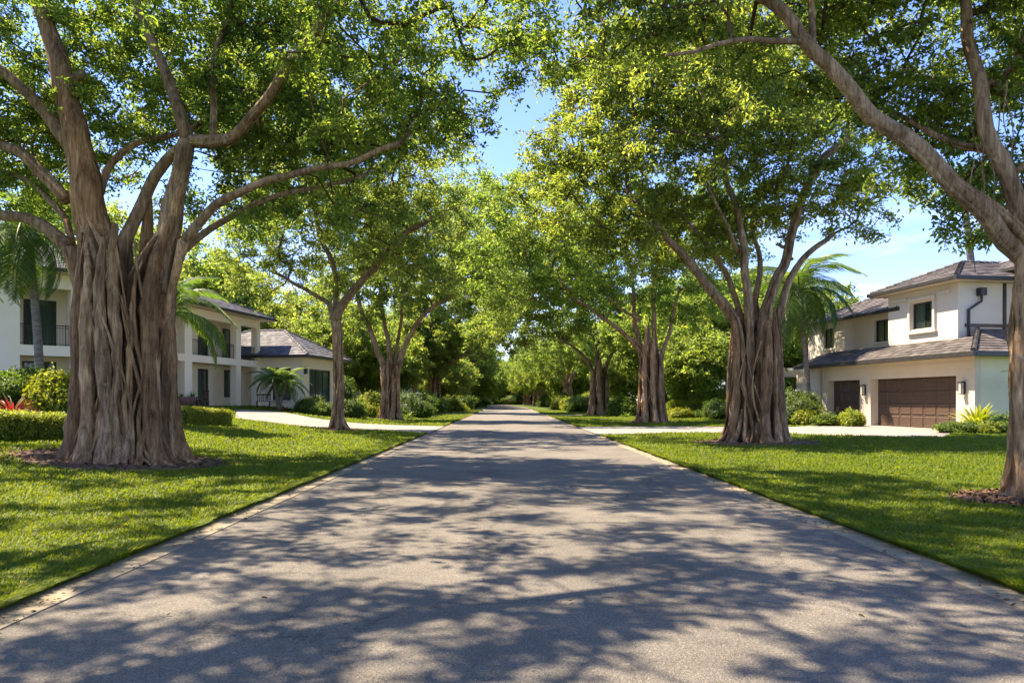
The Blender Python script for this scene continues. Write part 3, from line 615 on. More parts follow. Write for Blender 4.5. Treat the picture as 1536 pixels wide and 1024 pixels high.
def limb_mesh(pts, rad, root, rng, flutes=3, n=12, mat_=None, name='limb'):
    """a limb with a few strands lying along it"""
    vs = []; fs = []; off = 0; m = len(pts); rad = np.asarray(rad)
    v, f = tube(pts, rad * (.84 if flutes > 1 else 1), n); s = v.copy()
    s += (np.sin(s[:, [2]] * 3.1 + s[:, [0]] * 4) * np.cos(s[:, [1]] * 5 + s[:, [2]] * 1.7)) * np.repeat(np.append(np.repeat(rad, n), [0, 0])[:, None], 3, 1) * .10
    vs.append(s); fs.append(f); off += len(v)
    for k in range(flutes):
        a0 = rng.random() * 6.28; tw = rng.normal(0, .12); e = int(m * (.45 + .5 * rng.random())); p2 = pts[:e]
        if e < 4: continue
        T = np.gradient(p2, axis=0); T /= np.linalg.norm(T, axis=1)[:, None]
        A = np.cross(T, [0.3, 1, .1]); A /= np.linalg.norm(A, axis=1)[:, None]; B = np.cross(T, A); an = a0 + np.arange(e) * tw * .3
        q = p2 + (A * np.cos(an)[:, None] + B * np.sin(an)[:, None]) * rad[:e, None] * .64
        rr = rad[:e] * rng.uniform(.24, .38) * np.linspace(1, .55, e); v, f = tube(q, rr, 7); vs.append(v); fs.append(f + off); off += len(v)
    for k in range(max(1, m // 9)):
        i = rng.integers(m // 5, m - 2); d = rng.normal(0, 1, 3); d /= np.linalg.norm(d); L_ = rad[i] * rng.uniform(1.25, 2.1); r_ = rad[i] * rng.uniform(.28, .45)
        v, f = tube(np.array([pts[i], pts[i] + d * L_ * .6, pts[i] + d * L_ + [0, 0, .1 * L_]]), np.array([r_ * 1.5, r_, r_ * .8]), 7); vs.append(v); fs.append(f + off); off += len(v)
    return npmesh(name, np.vstack(vs), np.vstack(fs), mat_ or M['bark'], root, smooth=True)
def trunk_mesh(root, seed, rx, ry, h, rtop, nst, srad, tops, voxel=None, toes=14, extra=None, roots=26, core=.5, paths=None):
    """a strangler-fig trunk: many upright strands standing in an oval, fused, with spreading root toes"""
    rng = np.random.default_rng(seed); V = []; F = []; off = [0]
    def put(p, r, n=10):
        r = np.broadcast_to(r, (len(p),)) * (1 + rng.normal(0, .05, len(p)))
        v, f = tube(p, r, n); c_ = np.vstack([np.repeat(np.asarray(p), n, 0), v[-2:]]); v = c_ + (v - c_) * (1 + rng.normal(0, .05, (len(v), 1)) + .10 * np.sin(v[:, [2]] * 9 + v[:, [0]] * 17) * np.cos(v[:, [1]] * 13))
        V.append(v); F.append(f + off[0]); off[0] += len(v)
    # strands
    ang = (np.arange(nst) + rng.random(nst) * .7) / nst * 2 * pi
    for a in ang:
        ring = rng.choice([1.03, 1, .66, .52, .45]); hh = h * (.85 + .45 * rng.random()); m = 22; z = np.linspace(-.15, hh, m); t = np.clip(z / h, 0, 1)
        x0 = rtop / rx; k = ring * (1.0 + (x0 - 1) * t); fl = 1 + .17 * np.exp(-np.maximum(z, 0) / (.09 * h + .12))
        aa = a + np.cumsum(rng.normal(0, .030, m)) + rng.normal(0, .10) * t
        p = np.stack([rx * k * fl * np.cos(aa), ry * k * fl * np.sin(aa), z], 1)
        r = srad * rng.choice([.55, .75, .9, 1.05, 1.2]) * (1 + .45 * np.exp(-np.maximum(z, 0) / .4)) * (1 + .12 * np.sin(z * 2.3 + a * 5))
        if paths:                                     # the strand runs up into the nearest limb
            e = p[int(m * .6)]; best = min(paths, key=lambda q: np.hypot(q[0][0][0] - e[0], q[0][0][1] - e[1]) - q[1][0] * .5); lp, lr = best
            lz = lp[:, 2]; o_ = np.argsort(lz); ax = np.interp(z, lz[o_], lp[o_, 0]); ay = np.interp(z, lz[o_], lp[o_, 1]); ar = np.interp(z, lz[o_], np.array(lr)[o_])
            w_ = ss((z - .74 * h) / (.42 * h)) * (1.0 if np.hypot(lp[0, 0] - e[0], lp[0, 1] - e[1]) < lr[0] * 1.25 + .28 * rx else 0); d_ = np.array([cos(a), sin(a)]); tx = ax + d_[0] * ar * .68; ty = ay + d_[1] * ar * .68
            p[:, 0] = p[:, 0] * (1 - w_) + tx * w_; p[:, 1] = p[:, 1] * (1 - w_) + ty * w_
        if paths and w_[-1] == 0: z2 = np.minimum(p[:, 2], h * (.9 + .14 * ring)); p[:, 2] = z2
        u_ = np.linspace(0, 1, m); r = r * (1 - .75 * np.clip((u_ - .6) / .4, 0, 1) ** 1.5)
        put(p, r)
    for a in (np.arange(max(5, nst // 4)) + rng.random() * .8) / max(5, nst // 4) * 2 * pi if nst > 12 else []:   # bolder strands standing proud of the rest
        a = a + rng.normal(0, .2); hh = h * rng.uniform(.8, 1.3); m = 22; z = np.linspace(-.12, hh, m); t = np.clip(z / h, 0, 1); k = 1.08 + (rtop / rx - 1) * t; fl = 1 + .2 * np.exp(-np.maximum(z, 0) / .5)
        aa = a + .10 * np.sin(z * rng.uniform(.6, 1.2) + rng.random() * 6) / max(.6, rx); p = np.stack([rx * k * fl * np.cos(aa), ry * k * fl * np.sin(aa), z], 1)
        r = srad * rng.uniform(1.1, 1.55) * (1 + .5 * np.exp(-np.maximum(z, 0) / .35)) * (1 + .10 * np.sin(z * 2.9 + a * 3)) * (1 - .7 * np.clip((np.linspace(0, 1, m) - .7) / .3, 0, 1) ** 1.5)
        if paths:
            e = p[int(m * .6)]; lp, lr = min(paths, key=lambda q: np.hypot(q[0][0][0] - e[0], q[0][0][1] - e[1]) - q[1][0] * .5)
            lz = lp[:, 2]; o_ = np.argsort(lz); w_ = ss((z - .74 * h) / (.42 * h)) * (1.0 if np.hypot(lp[0, 0] - e[0], lp[0, 1] - e[1]) < lr[0] * 1.25 + .28 * rx else 0); ar = np.interp(z, lz[o_], np.array(lr)[o_])
            p[:, 0] = p[:, 0] * (1 - w_) + (np.interp(z, lz[o_], lp[o_, 0]) + cos(a) * ar * .75) * w_; p[:, 1] = p[:, 1] * (1 - w_) + (np.interp(z, lz[o_], lp[o_, 1]) + sin(a) * ar * .75) * w_
        put(p, r, 12)
    # core columns towards the limb starts
    for (tp, tr) in tops:
        tp = np.array(tp); b = np.array([tp[0], tp[1], 0]); d = np.linalg.norm(b / np.array([rx, ry, 1])); b = b / max(1, d / .55)
        m = 12; t = np.linspace(0, 1, m)[:, None]; p = b * (1 - t) + np.array([tp[0], tp[1], 0]) * (t ** 1.6) + b * 0
        p = np.hstack([(b[:2] * (1 - t ** 1.6) + tp[:2] * t ** 1.6), t * tp[2] - .1 * (1 - t)])
        put(p, tr * (.34 + .56 * np.linspace(0, 1, m) ** 3), 12)
    for k in range(3):
        a = rng.random() * 6.28; m = 6; z = np.linspace(-.1, h * core * (1 + .3 * rng.random()), m)
        put(np.stack([rx * .3 * cos(a) + z * 0, ry * .3 * sin(a) + z * 0, z], 1), np.full(m, min(rx, ry) * .26), 12)
    # slender aerial roots winding over the surface
    for k in range(roots):
        a = rng.random() * 2 * pi; m = 20; z = np.linspace(0, h * (.55 + .5 * rng.random()), m); t = z / h
        aa = a + .30 * np.sin(z * rng.uniform(.5, 1.5) + rng.random() * 6) / max(rx, .6); kk = (rng.uniform(1.04, 1.16) + (rtop / rx - 1.0) * t) * (1 + .24 * np.exp(-z / .35))
        p = np.stack([rx * kk * np.cos(aa), ry * kk * np.sin(aa), z], 1); put(p, np.linspace(1, .6, m) * srad * rng.uniform(.18, .42), 6)
    # root toes
    for k in range(toes):
        a = (k + rng.random() * .6) / toes * 2 * pi; L_ = rng.uniform(.6, 1.5) * max(.5, rx * .62); m = 9; t = np.linspace(0, 1, m)
        q = 1.02 + t * L_ / rx; an = a + t ** 2 * rng.normal(0, .3); r0 = srad * rng.uniform(.7, 1.15)
        hs = rng.uniform(.25, 1.5) * min(1, h / 4.5); q = .90 + .12 * np.minimum(t * 5, 1) + np.clip(t - .2, 0, 1) * L_ / rx
        zz = hs * (1 - t) ** 2.6 + r0 * .30 - t * r0 * .62
        p = np.stack([rx * q * np.cos(an), ry * q * np.sin(an), zz], 1); put(p, r0 * (1 - .7 * t) * (.45 + .75 * np.minimum(t * 4, 1)), 8)
        if rng.random() < .6:
            an2 = an + np.clip(t - .4, 0, 1) * rng.choice([-.6, .6]); p2 = p.copy(); p2[:, 0] = rx * q * np.cos(an2); p2[:, 1] = ry * q * np.sin(an2); put(p2, r0 * (1 - .85 * t) * .7, 7)
    if extra:
        for p, r in extra: put(np.array(p), np.array(r), 12)
    o = npmesh('trunk', np.vstack(V), np.vstack(F), M['bark'], root, smooth=True)
    if voxel:
        md = o.modifiers.new('fuse', 'REMESH'); md.mode = 'VOXEL'; md.voxel_size = voxel; md.use_smooth_shade = True
        sm = o.modifiers.new('soft', 'SMOOTH'); sm.factor = .5; sm.iterations = 1
    return o
def taper(pts, r0, r1, pw=.75):
    d = np.concatenate([[0], np.cumsum(np.linalg.norm(np.diff(pts, axis=0), axis=1))]); t = d / d[-1]
    return r0 + (r1 - r0) * t ** pw
def px_limbs(spec, base, Y0, step=.3):
    """spec: list of ([(px,py,dY),...], width_px0, width_px1) -> local polylines and radii"""
    out = []
    for pts, w0, w1 in spec:
        w = [to_local(P(a, b, Y0 + (c if c else 0)), base) for a, b, c in pts]; c_ = catmull(w, step); k = Y0 / FX; q_ = random.Random(int(w0 * 100 + pts[0][0])); u = np.arange(len(c_)) * step; e_ = np.minimum(u / 1.2, 1) * min(.08, w0 * k * .13)
        for d_ in range(3): c_[:, d_] += e_ * (np.sin(u * 1.9 + q_.random() * 6) * .6 + np.sin(u * 4.3 + q_.random() * 6) * .4)
        out.append((c_, taper(c_, w0 * k / 2, w1 * k / 2)))
    return out
def px_env(spec, base, Y0):
    """(px,py,dY,rx_px,rz_px,ry_m)"""
    out = []
    for px, py, dy, a, b, c in spec:
        Y = Y0 + dy; k = Y / FX; q = to_local(P(px, py, Y), base); out.append((q[0], q[1], q[2], a * k, c, b * k))
    return out
def mulch_bed(base, rx, ry, seed, label, n=900):
    rng = np.random.default_rng(seed); nr, na = 9, 40; V = []; 
    for i in range(nr + 1):
        for k in range(na):
            a = 2 * pi * k / na; r = i / nr * (1 + .1 * sin(3 * a + seed) + .06 * sin(7 * a + seed * 2)); x = base[0] + rx * r * cos(a); y = base[1] + ry * r * sin(a)
            V.append((x - base[0], y - base[1], float(H(x, y)) - base[2] + .012 + .07 * (1 - (i / nr) ** 2) + .012 * rng.normal() * (i < nr)))
    F = [(i * na + k, i * na + (k + 1) % na, (i + 1) * na + (k + 1) % na, (i + 1) * na + k) for i in range(nr) for k in range(na)]
    a = rng.random(n) * 2 * pi; r = np.sqrt(rng.random(n)) * 1.08; x = rx * r * np.cos(a); y = ry * r * np.sin(a)
    z = H(base[0] + x, base[1] + y) - base[2] + .03 + .07 * np.clip(1 - r ** 2, 0, 1)
    C = np.stack([x, y, z], 1); s = rng.uniform(.03, .10, n); d = rng.normal(0, 1, (n, 3)); d[:, 2] *= .3; d /= np.linalg.norm(d, axis=1)[:, None]
    e = np.cross(d, [0, 0, 1.]) + rng.normal(0, .3, (n, 3)); e /= np.linalg.norm(e, axis=1)[:, None]; w = (s * .28)[:, None]; s = s[:, None]; up = np.cross(e, d) * .008
    v2 = np.stack([C - d * s - e * w, C + d * s - e * w * .6, C + d * s + e * w * .6, C - d * s + e * w, C + up * 1.0 + d * s * .1], 1).reshape(-1, 3)
    o = np.arange(n)[:, None] * 5 + len(V); T = np.stack([o + [0, 1, 4], o + [1, 2, 4], o + [2, 3, 4], o + [3, 0, 4]], 1).reshape(-1, 3)
    ob = npmesh('mulch_bed', np.vstack([np.array(V), v2]), F, M['mulch'], None, T=T); ob.location = base
    tag(ob, label, 'mulch', kind='stuff'); return ob
BEDS = []
def banyan(px, py, label, seed, rx_px, trunk_h, limbs, env, ncl, nleaf, lsize, crad, nst=26, srad=.17, group=None, voxel=None, hi=True, minz=None, cut=None,
           toes=14, bed=1.5, lm='leaf', rtop=.8, flut=3, roots=26, Ybase=None, name='banyan_tree', shell=.55, ryf=.9, tips=5, extra=None):
    b = G(px, py) if Ybase is None else GD(px, Ybase); base = np.array(b); Y0 = b.y; k = Y0 / FX; rng = np.random.default_rng(seed + 5)
    root = empty(name, b, 0, label, 'tree', group)
    LB = px_limbs(limbs, base, Y0); E = px_env(env, base, Y0); rx = rx_px * k / 2 * .86
    tops = [(l[0][0], l[1][0]) for l in LB if l[0][0][2] < trunk_h + .9]
    trunk_mesh(root, seed, rx, rx * ryf, trunk_h, rx * rtop, nst, srad, tops, voxel, toes, roots=roots, paths=[(l[0], l[1]) for l in LB if l[0][0][2] < trunk_h + .9 and l[0][-1][2] > trunk_h + 1])
    for p, r in LB: limb_mesh(p, r, root, rng, flut if r[0] < .3 else flut * 2 + 2)
    crown_mesh('crown', root, LB, E, seed + 9, ncl, nleaf, lsize, crad, M[lm], base, hi, minz, cut, tips, shell, extra=extra)
    if bed: mulch_bed(b, rx * bed + .45, rx * bed * .9 + .35, seed, 'dark brown mulch and leaf litter round the foot of the ' + label.split(',')[0].replace('banyan tree', 'banyan')[:70], 1400 if k < .02 else 500); BEDS.append((b.x, b.y, rx * bed + .40, rx * bed * .9 + .3))
    return root

# ---- T1: the great banyan on the left
banyan(187, 692, 'massive banyan tree with thick fluted trunk on the near left lawn', 11, 146, 4.9,
    [([(150, 430, 0), (146, 360, 0), (132, 300, 0), (118, 220, 0), (98, 130, 0), (70, 40, .2), (40, -60, .4), (20, -160, .6)], 62, 14),
     ([(236, 440, -.1), (245, 370, -.1), (262, 290, -.1), (282, 212, -.1)], 40, 29),
     ([(283, 215, 0), (268, 165, .1), (248, 115, .3), (228, 60, .5), (205, 0, .8), (180, -80, 1)], 24, 12),
     ([(286, 212, 0), (332, 212, -.2), (372, 188, -.5), (405, 140, -.8), (438, 90, -1.1), (492, 25, -1.5), (560, -40, -2)], 24, 12),
     ([(320, 210, 0), (321, 150, .4), (320, 85, .8), (342, 30, 1.2), (352, -40, 1.5)], 14, 7),
     ([(180, 440, .3), (186, 380, .4), (212, 300, .6), (250, 240, .6), (276, 222, .3)], 29, 18),
     ([(150, 290, .2), (168, 245, .4), (205, 215, .6), (268, 200, .9), (330, 170, 1.6), (380, 165, 2.6)], 15, 8),
     ([(105, 220, 0), (72, 172, 0), (35, 135, -.2), (-5, 100, -.4), (-80, 30, -.6)], 24, 14),
     ([(100, 300, 0), (62, 258, .1), (30, 228, .2), (-8, 212, .4), (-90, 170, .6)], 24, 13),
     ([(104, 372, .1), (72, 344, .2), (35, 328, .3), (-8, 322, .4), (-80, 290, .7)], 24, 14),
     ([(100, 330, .4), (62, 285, .6), (25, 262, .9), (-10, 255, 1.2)], 12, 7),
     ([(276, 362, -.2), (312, 318, -.3), (352, 292, -.5), (402, 272, -.8), (452, 256, -1.1), (520, 246, -1.5), (600, 215, -2)], 17, 8),
     ([(272, 378, 0), (318, 342, .2), (370, 312, .5), (420, 292, .9), (480, 280, 1.4), (550, 262, 2)], 14, 7)],
    [(190, 60, 1, 420, 180, 4.6), (480, 110, 0, 230, 165, 4.2), (690, 50, -.5, 125, 120, 2.6), (-160, 150, 0, 240, 220, 4), (200, -130, 1, 420, 110, 5), (60, 190, 3.0, 190, 130, 2.5), (640, 165, 1, 90, 60, 2.2), (430, 235, 1.5, 170, 60, 2.2), (770, 60, 0, 75, 85, 2), (480, 330, 1.2, 110, 40, 2), (330, 70, 3, 260, 150, 3), (815, 110, -.5, 60, 80, 1.8), (710, 170, .5, 60, 50, 1.8), (420, -260, -3.5, 330, 110, 3.5), (330, -420, -5, 420, 120, 4), (700, -420, -4, 260, 110, 4), (760, -40, -1, 110, 70, 2.2), (350, 310, 4, 110, 55, 2.5), (60, 280, 4, 110, 60, 2)],
    1250, 190000, .115, .60, nst=36, srad=.125, toes=30, cut=lambda q: q[1] < 15.6 and -13.5 < q[0] < -4.2 and q[2] < 12.5, bed=1.9, flut=4, roots=70, rtop=.86, ryf=.85, tips=6)
# ---- T5: large banyan on the right
banyan(1134, 664, 'large banyan tree with columns of fused roots on the right lawn', 23, 88, 4.5,
    [([(1104, 482, 0), (1086, 455, 0), (1058, 425, -.1), (1022, 382, -.3), (985, 335, -.6), (940, 292, -1)], 19, 9),
     ([(1112, 478, .2), (1098, 430, .3), (1078, 395, .4), (1050, 355, .5), (1020, 318, .5)], 12, 7),
     ([(1124, 480, -.1), (1120, 430, -.1), (1116, 375, -.2), (1106, 320, 0), (1088, 262, .3), (1080, 200, .6)], 17, 8),
     ([(1146, 475, -.1), (1160, 430, 0), (1180, 385, 0), (1194, 330, -.2), (1214, 270, -.5), (1240, 232, -.7), (1278, 204, -1)], 21, 12),
     ([(1164, 490, .2), (1178, 440, .2), (1196, 398, .3), (1222, 372, .4), (1252, 350, .8)], 17, 8),
     ([(1132, 450, .5), (1140, 400, .8), (1130, 340, 1.4), (1140, 280, 2)], 11, 6),
     ([(1108, 380, 0), (1085, 330, -.6), (1062, 280, -1.2)], 9, 5)],
    [(1050, 215, 0, 215, 175, 4.6), (895, 275, -.5, 105, 95, 3), (1225, 250, .5, 105, 125, 3.2), (1010, 110, 1, 190, 120, 4), (1140, 90, 2, 170, 130, 4), (960, 375, -.2, 80, 50, 2), (1170, 180, -2.5, 80, 60, 1.6), (840, 230, 1, 60, 60, 2.5), (1290, 300, 0, 60, 60, 2), (1060, 340, 2, 150, 60, 3), (1295, 200, 1, 50, 90, 2), (820, 300, 3, 55, 60, 3), (880, 130, 1, 80, 60, 2.5)],
    1000, 140000, .14, .64, nst=27, srad=.11, toes=22, cut=lambda q: q[1] < 23.8 and 5.0 < q[0] < 12.6 and q[2] < 8.2, bed=1.95, flut=3, roots=42, tips=6)
# ---- T0: near right banyan, half out of frame
banyan(1557, 752, 'near right banyan tree leaning in from the edge with one long bare limb', 37, 66, 3.9,
    [([(1560, 410, .1), (1530, 378, 0), (1480, 328, -.2), (1425, 272, -.3), (1355, 208, -.4), (1292, 152, -.4), (1240, 96, -.3), (1188, 40, -.1), (1140, -10, .2), (1080, -70, .5)], 37, 19),
     ([(1556, 400, .3), (1534, 320, .3), (1505, 262, .4), (1482, 190, .4), (1468, 110, .6), (1448, 30, .8), (1430, -60, 1)], 38, 17),
     ([(1200, 62, -.2), (1160, 62, -.3), (1120, 58, -.6), (1075, 66, -.9), (1040, 80, -1.1), (1000, 84, -1.4)], 12, 5),
     ([(1218, 75, -.2), (1218, 25, 0), (1214, -30, .2)], 15, 10),
     ([(1480, 225, .6), (1430, 215, 1), (1378, 190, 1.4), (1330, 165, 2)], 15, 7),
     ([(1560, 420, .2), (1600, 340, .4), (1660, 240, .6), (1720, 120, .8)], 38, 18)],
    [(1380, 235, 2, 60, 40, 1), (1400, 40, .6, 230, 120, 3), (1180, -20, .6, 240, 75, 2.2), (980, -35, .2, 160, 75, 1.6), (1470, 190, 1.2, 130, 90, 2), (1430, 322, 1.3, 75, 55, .6), (1470, -180, .5, 420, 120, 4), (1120, -200, .5, 300, 120, 3), (1640, 150, 0, 140, 240, 3), (1300, 130, 1.8, 100, 45, 1.3), (1150, 30, -.3, 260, 40, 1.3), (930, 30, -.4, 60, 50, .8), (1480, 60, 1.5, 110, 120, 1.5), (1380, 150, 1.6, 90, 60, 1.2), (1400, 240, 2.4, 130, 60, 1.3), (1500, 300, 2.4, 60, 60, 1.2), (900, 90, .6, 60, 50, 1), (1010, 66, -1.3, 55, 34, .5)],
    950, 95000, .10, .42, nst=24, srad=.08, toes=20, cut=lambda q: q[1] < 10.9 and q[0] > 3.2 and q[2] < 7.6 and q[0] - (7.6 - q[2]) * .6 < 8, bed=2.5, flut=3, roots=34, tips=6)
# ---- T2: slim tree, left
banyan(507, 645, 'slim single trunk fig tree beside the left driveway', 41, 17, 5.2,
    [([(504, 480, 0), (508, 466, 0), (528, 440, 0), (548, 415, -.3), (575, 385, -.6), (610, 350, -1), (650, 325, -1.5)], 15, 7),
     ([(500, 478, 0), (492, 455, .1), (470, 440, .3), (440, 425, .6), (405, 405, 1)], 9, 4),
     ([(503, 478, .2), (505, 440, .4), (500, 400, .5), (480, 350, .8), (470, 300, 1)], 10, 5)],
    [(490, 345, 0, 150, 85, 4.5), (400, 415, .5, 85, 38, 3), (610, 330, -.8, 95, 75, 3.5), (560, 265, 0, 100, 80, 3.5), (380, 340, 2, 80, 60, 3), (640, 420, -1, 60, 40, 2.5), (450, 250, 2, 130, 80, 4), (630, 190, -3, 90, 70, 4), (420, 150, -5, 150, 100, 5)],
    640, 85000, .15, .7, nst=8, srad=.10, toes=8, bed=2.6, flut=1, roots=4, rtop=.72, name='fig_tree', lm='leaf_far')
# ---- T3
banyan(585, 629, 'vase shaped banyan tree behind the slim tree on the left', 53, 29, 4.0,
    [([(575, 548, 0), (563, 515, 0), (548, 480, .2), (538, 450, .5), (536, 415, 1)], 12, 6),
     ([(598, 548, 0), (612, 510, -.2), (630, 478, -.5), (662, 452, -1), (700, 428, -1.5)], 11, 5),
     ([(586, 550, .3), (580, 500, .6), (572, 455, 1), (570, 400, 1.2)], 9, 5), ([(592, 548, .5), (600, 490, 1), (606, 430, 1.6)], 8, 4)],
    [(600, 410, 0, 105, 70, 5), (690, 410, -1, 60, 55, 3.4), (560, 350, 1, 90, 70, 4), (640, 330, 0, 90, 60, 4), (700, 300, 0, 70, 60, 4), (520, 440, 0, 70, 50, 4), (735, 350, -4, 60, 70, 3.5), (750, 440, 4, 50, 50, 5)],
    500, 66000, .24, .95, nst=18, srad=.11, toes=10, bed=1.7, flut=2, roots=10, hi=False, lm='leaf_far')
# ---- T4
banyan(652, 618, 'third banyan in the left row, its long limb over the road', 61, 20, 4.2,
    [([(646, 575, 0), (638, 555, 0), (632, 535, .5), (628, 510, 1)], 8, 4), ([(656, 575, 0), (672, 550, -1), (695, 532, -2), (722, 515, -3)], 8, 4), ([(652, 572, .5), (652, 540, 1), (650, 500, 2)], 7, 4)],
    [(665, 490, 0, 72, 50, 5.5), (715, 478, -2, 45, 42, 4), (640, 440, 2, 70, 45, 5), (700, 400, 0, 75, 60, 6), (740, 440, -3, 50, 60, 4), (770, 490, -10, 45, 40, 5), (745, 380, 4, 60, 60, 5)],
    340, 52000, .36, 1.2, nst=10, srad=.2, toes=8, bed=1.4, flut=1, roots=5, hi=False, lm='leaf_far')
# ---- T6
banyan(977, 634, 'second banyan tree on the right with split fluted trunk beyond the driveway', 71, 42, 5.2,
    [([(962, 530, 0), (948, 512, 0), (918, 486, -.3), (884, 462, -.8), (856, 445, -1.2), (835, 410, -2)], 9, 4.5), ([(963, 540, .2), (955, 500, .3), (951, 462, .5), (948, 410, 1)], 11, 6),
     ([(985, 535, .2), (981, 490, .4), (980, 440, .6), (985, 390, 1)], 10, 5), ([(992, 535, 0), (1003, 500, 0), (1010, 470, .3), (1020, 430, .6)], 8, 4), ([(960, 480, .3), (930, 462, -.5), (900, 430, -1)], 6, 3)],
    [(950, 370, 0, 125, 95, 4.5), (850, 400, -1, 85, 70, 3.5), (1040, 430, 1, 75, 60, 3.5), (900, 300, 0, 110, 75, 4), (795, 350, -1.5, 60, 75, 3), (900, 455, -1, 50, 25, 2), (1060, 330, 2, 90, 90, 5), (800, 430, -2, 45, 50, 3), (960, 470, 3, 90, 30, 3), (775, 310, -4, 75, 65, 3.5), (730, 400, -4, 40, 60, 3)],
    640, 85000, .2, .82, nst=24, srad=.105, toes=12, bed=1.6, flut=2, roots=22, hi=False, lm='leaf')
# ---- T7
banyan(899, 622.5, 'third banyan tree on the right with a pale flared trunk', 83, 29, 4.6,
    [([(890, 560, 0), (880, 540, -.3), (862, 522, -1), (840, 508, -2)], 8, 4), ([(897, 560, .3), (896, 530, .6), (897, 490, 1)], 9, 5), ([(905, 560, 0), (915, 535, .3), (926, 510, .6), (940, 485, 1)], 8, 4)],
    [(890, 460, 0, 75, 60, 5), (835, 470, -1.5, 50, 45, 4), (940, 470, 1, 60, 50, 4), (800, 425, 0, 60, 60, 4), (860, 380, 0, 80, 70, 6), (775, 470, -2, 45, 45, 4), (730, 500, 6, 40, 36, 5), (790, 400, -2, 60, 50, 4)],
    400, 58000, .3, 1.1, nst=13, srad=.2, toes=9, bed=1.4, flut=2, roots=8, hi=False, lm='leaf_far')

# ---- generic trees, copied along the avenue and behind the houses
def copy_tree(o, loc, rz, sc, label, group, cat='tree'):
    r = o.copy(); COL.objects.link(r); r.location = loc; r.rotation_euler = (0, 0, rz); r.scale = (sc, sc, sc); r['label'] = label; r['group'] = group
    for c in o.children:
        d = c.copy(); COL.objects.link(d); d.parent = r
    return r
def generic(seed, h, rad, trunk_r, name, lm, loc, label, group, th=4.0, nst=10, ncl=380, nleaf=48000, ls=.32, crad=1.05):
    rng = np.random.default_rng(seed); root = empty(name, loc, 0, label, 'tree', group); LB = []
    for k in range(5):
        a = k * 2 * pi / 5 + rng.random(); R_ = rad * rng.uniform(.45, .7); z1 = h * rng.uniform(.6, .85)
        pts = catmull([(trunk_r * .4 * cos(a), trunk_r * .4 * sin(a), th * .85), (trunk_r * .9 * cos(a), trunk_r * .9 * sin(a), th * 1.15), (R_ * .5 * cos(a + .1), R_ * .5 * sin(a + .1), (th + z1) / 2 + .3), (R_ * cos(a), R_ * sin(a), z1)], .6)
        LB.append((pts, taper(pts, trunk_r * .42, .05)))
    tops = [(l[0][0], l[1][0]) for l in LB]
    trunk_mesh(root, seed, trunk_r, trunk_r * .9, th, trunk_r * .75, nst, trunk_r * .24, tops, None, 8, roots=4, paths=LB)
    for p, r in LB: limb_mesh(p, r, root, rng, 1, 8)
    zc = (h + th * 1.05) / 2; rz = (h - th * 1.0) / 2
    E = [(0, 0, zc, rad, rad, rz)] + [(rad * .55 * cos(a), rad * .55 * sin(a), zc + rng.uniform(-.3, .1) * rz, rad * .55, rad * .55, rz * .6) for a in rng.random(5) * 6.28]
    crown_mesh('crown', root, LB, E, seed + 3, ncl, nleaf, ls, crad, M[lm], np.array(loc), False, None, None, 5, .5)
    return root
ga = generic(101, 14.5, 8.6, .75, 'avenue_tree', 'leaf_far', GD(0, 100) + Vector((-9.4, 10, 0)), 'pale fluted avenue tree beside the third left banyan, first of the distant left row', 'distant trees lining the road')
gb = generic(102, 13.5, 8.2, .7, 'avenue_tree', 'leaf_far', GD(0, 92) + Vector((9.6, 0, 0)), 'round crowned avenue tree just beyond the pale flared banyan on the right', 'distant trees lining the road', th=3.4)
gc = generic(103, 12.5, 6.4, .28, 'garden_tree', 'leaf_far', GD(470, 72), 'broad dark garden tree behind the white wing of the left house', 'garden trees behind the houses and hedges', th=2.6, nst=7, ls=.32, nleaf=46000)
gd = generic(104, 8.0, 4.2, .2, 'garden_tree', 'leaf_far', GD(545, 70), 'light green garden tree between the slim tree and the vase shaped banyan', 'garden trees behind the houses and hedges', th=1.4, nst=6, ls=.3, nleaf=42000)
rg = random.Random(5); words_ = ['second', 'third', 'fourth', 'fifth', 'sixth', 'seventh', 'eighth', 'ninth', 'tenth', 'eleventh', 'twelfth', 'thirteenth', 'fourteenth']
for side in (-1, 1):
    y = 124 if side < 0 else 106; i = 0
    while y < 232:
        x = side * rg.uniform(9, 10.4) + float(road_off(y)); z = float(H(x, y))
        copy_tree(rg.choice((ga, gb)), (x, y, z), rg.uniform(0, 6.28), rg.uniform(.85, 1.08), f'{words_[min(i, 13)]} of the distant {"left" if side < 0 else "right"} row of avenue trees, from the camera', 'distant trees lining the road')
        y += rg.uniform(12, 16); i += 1
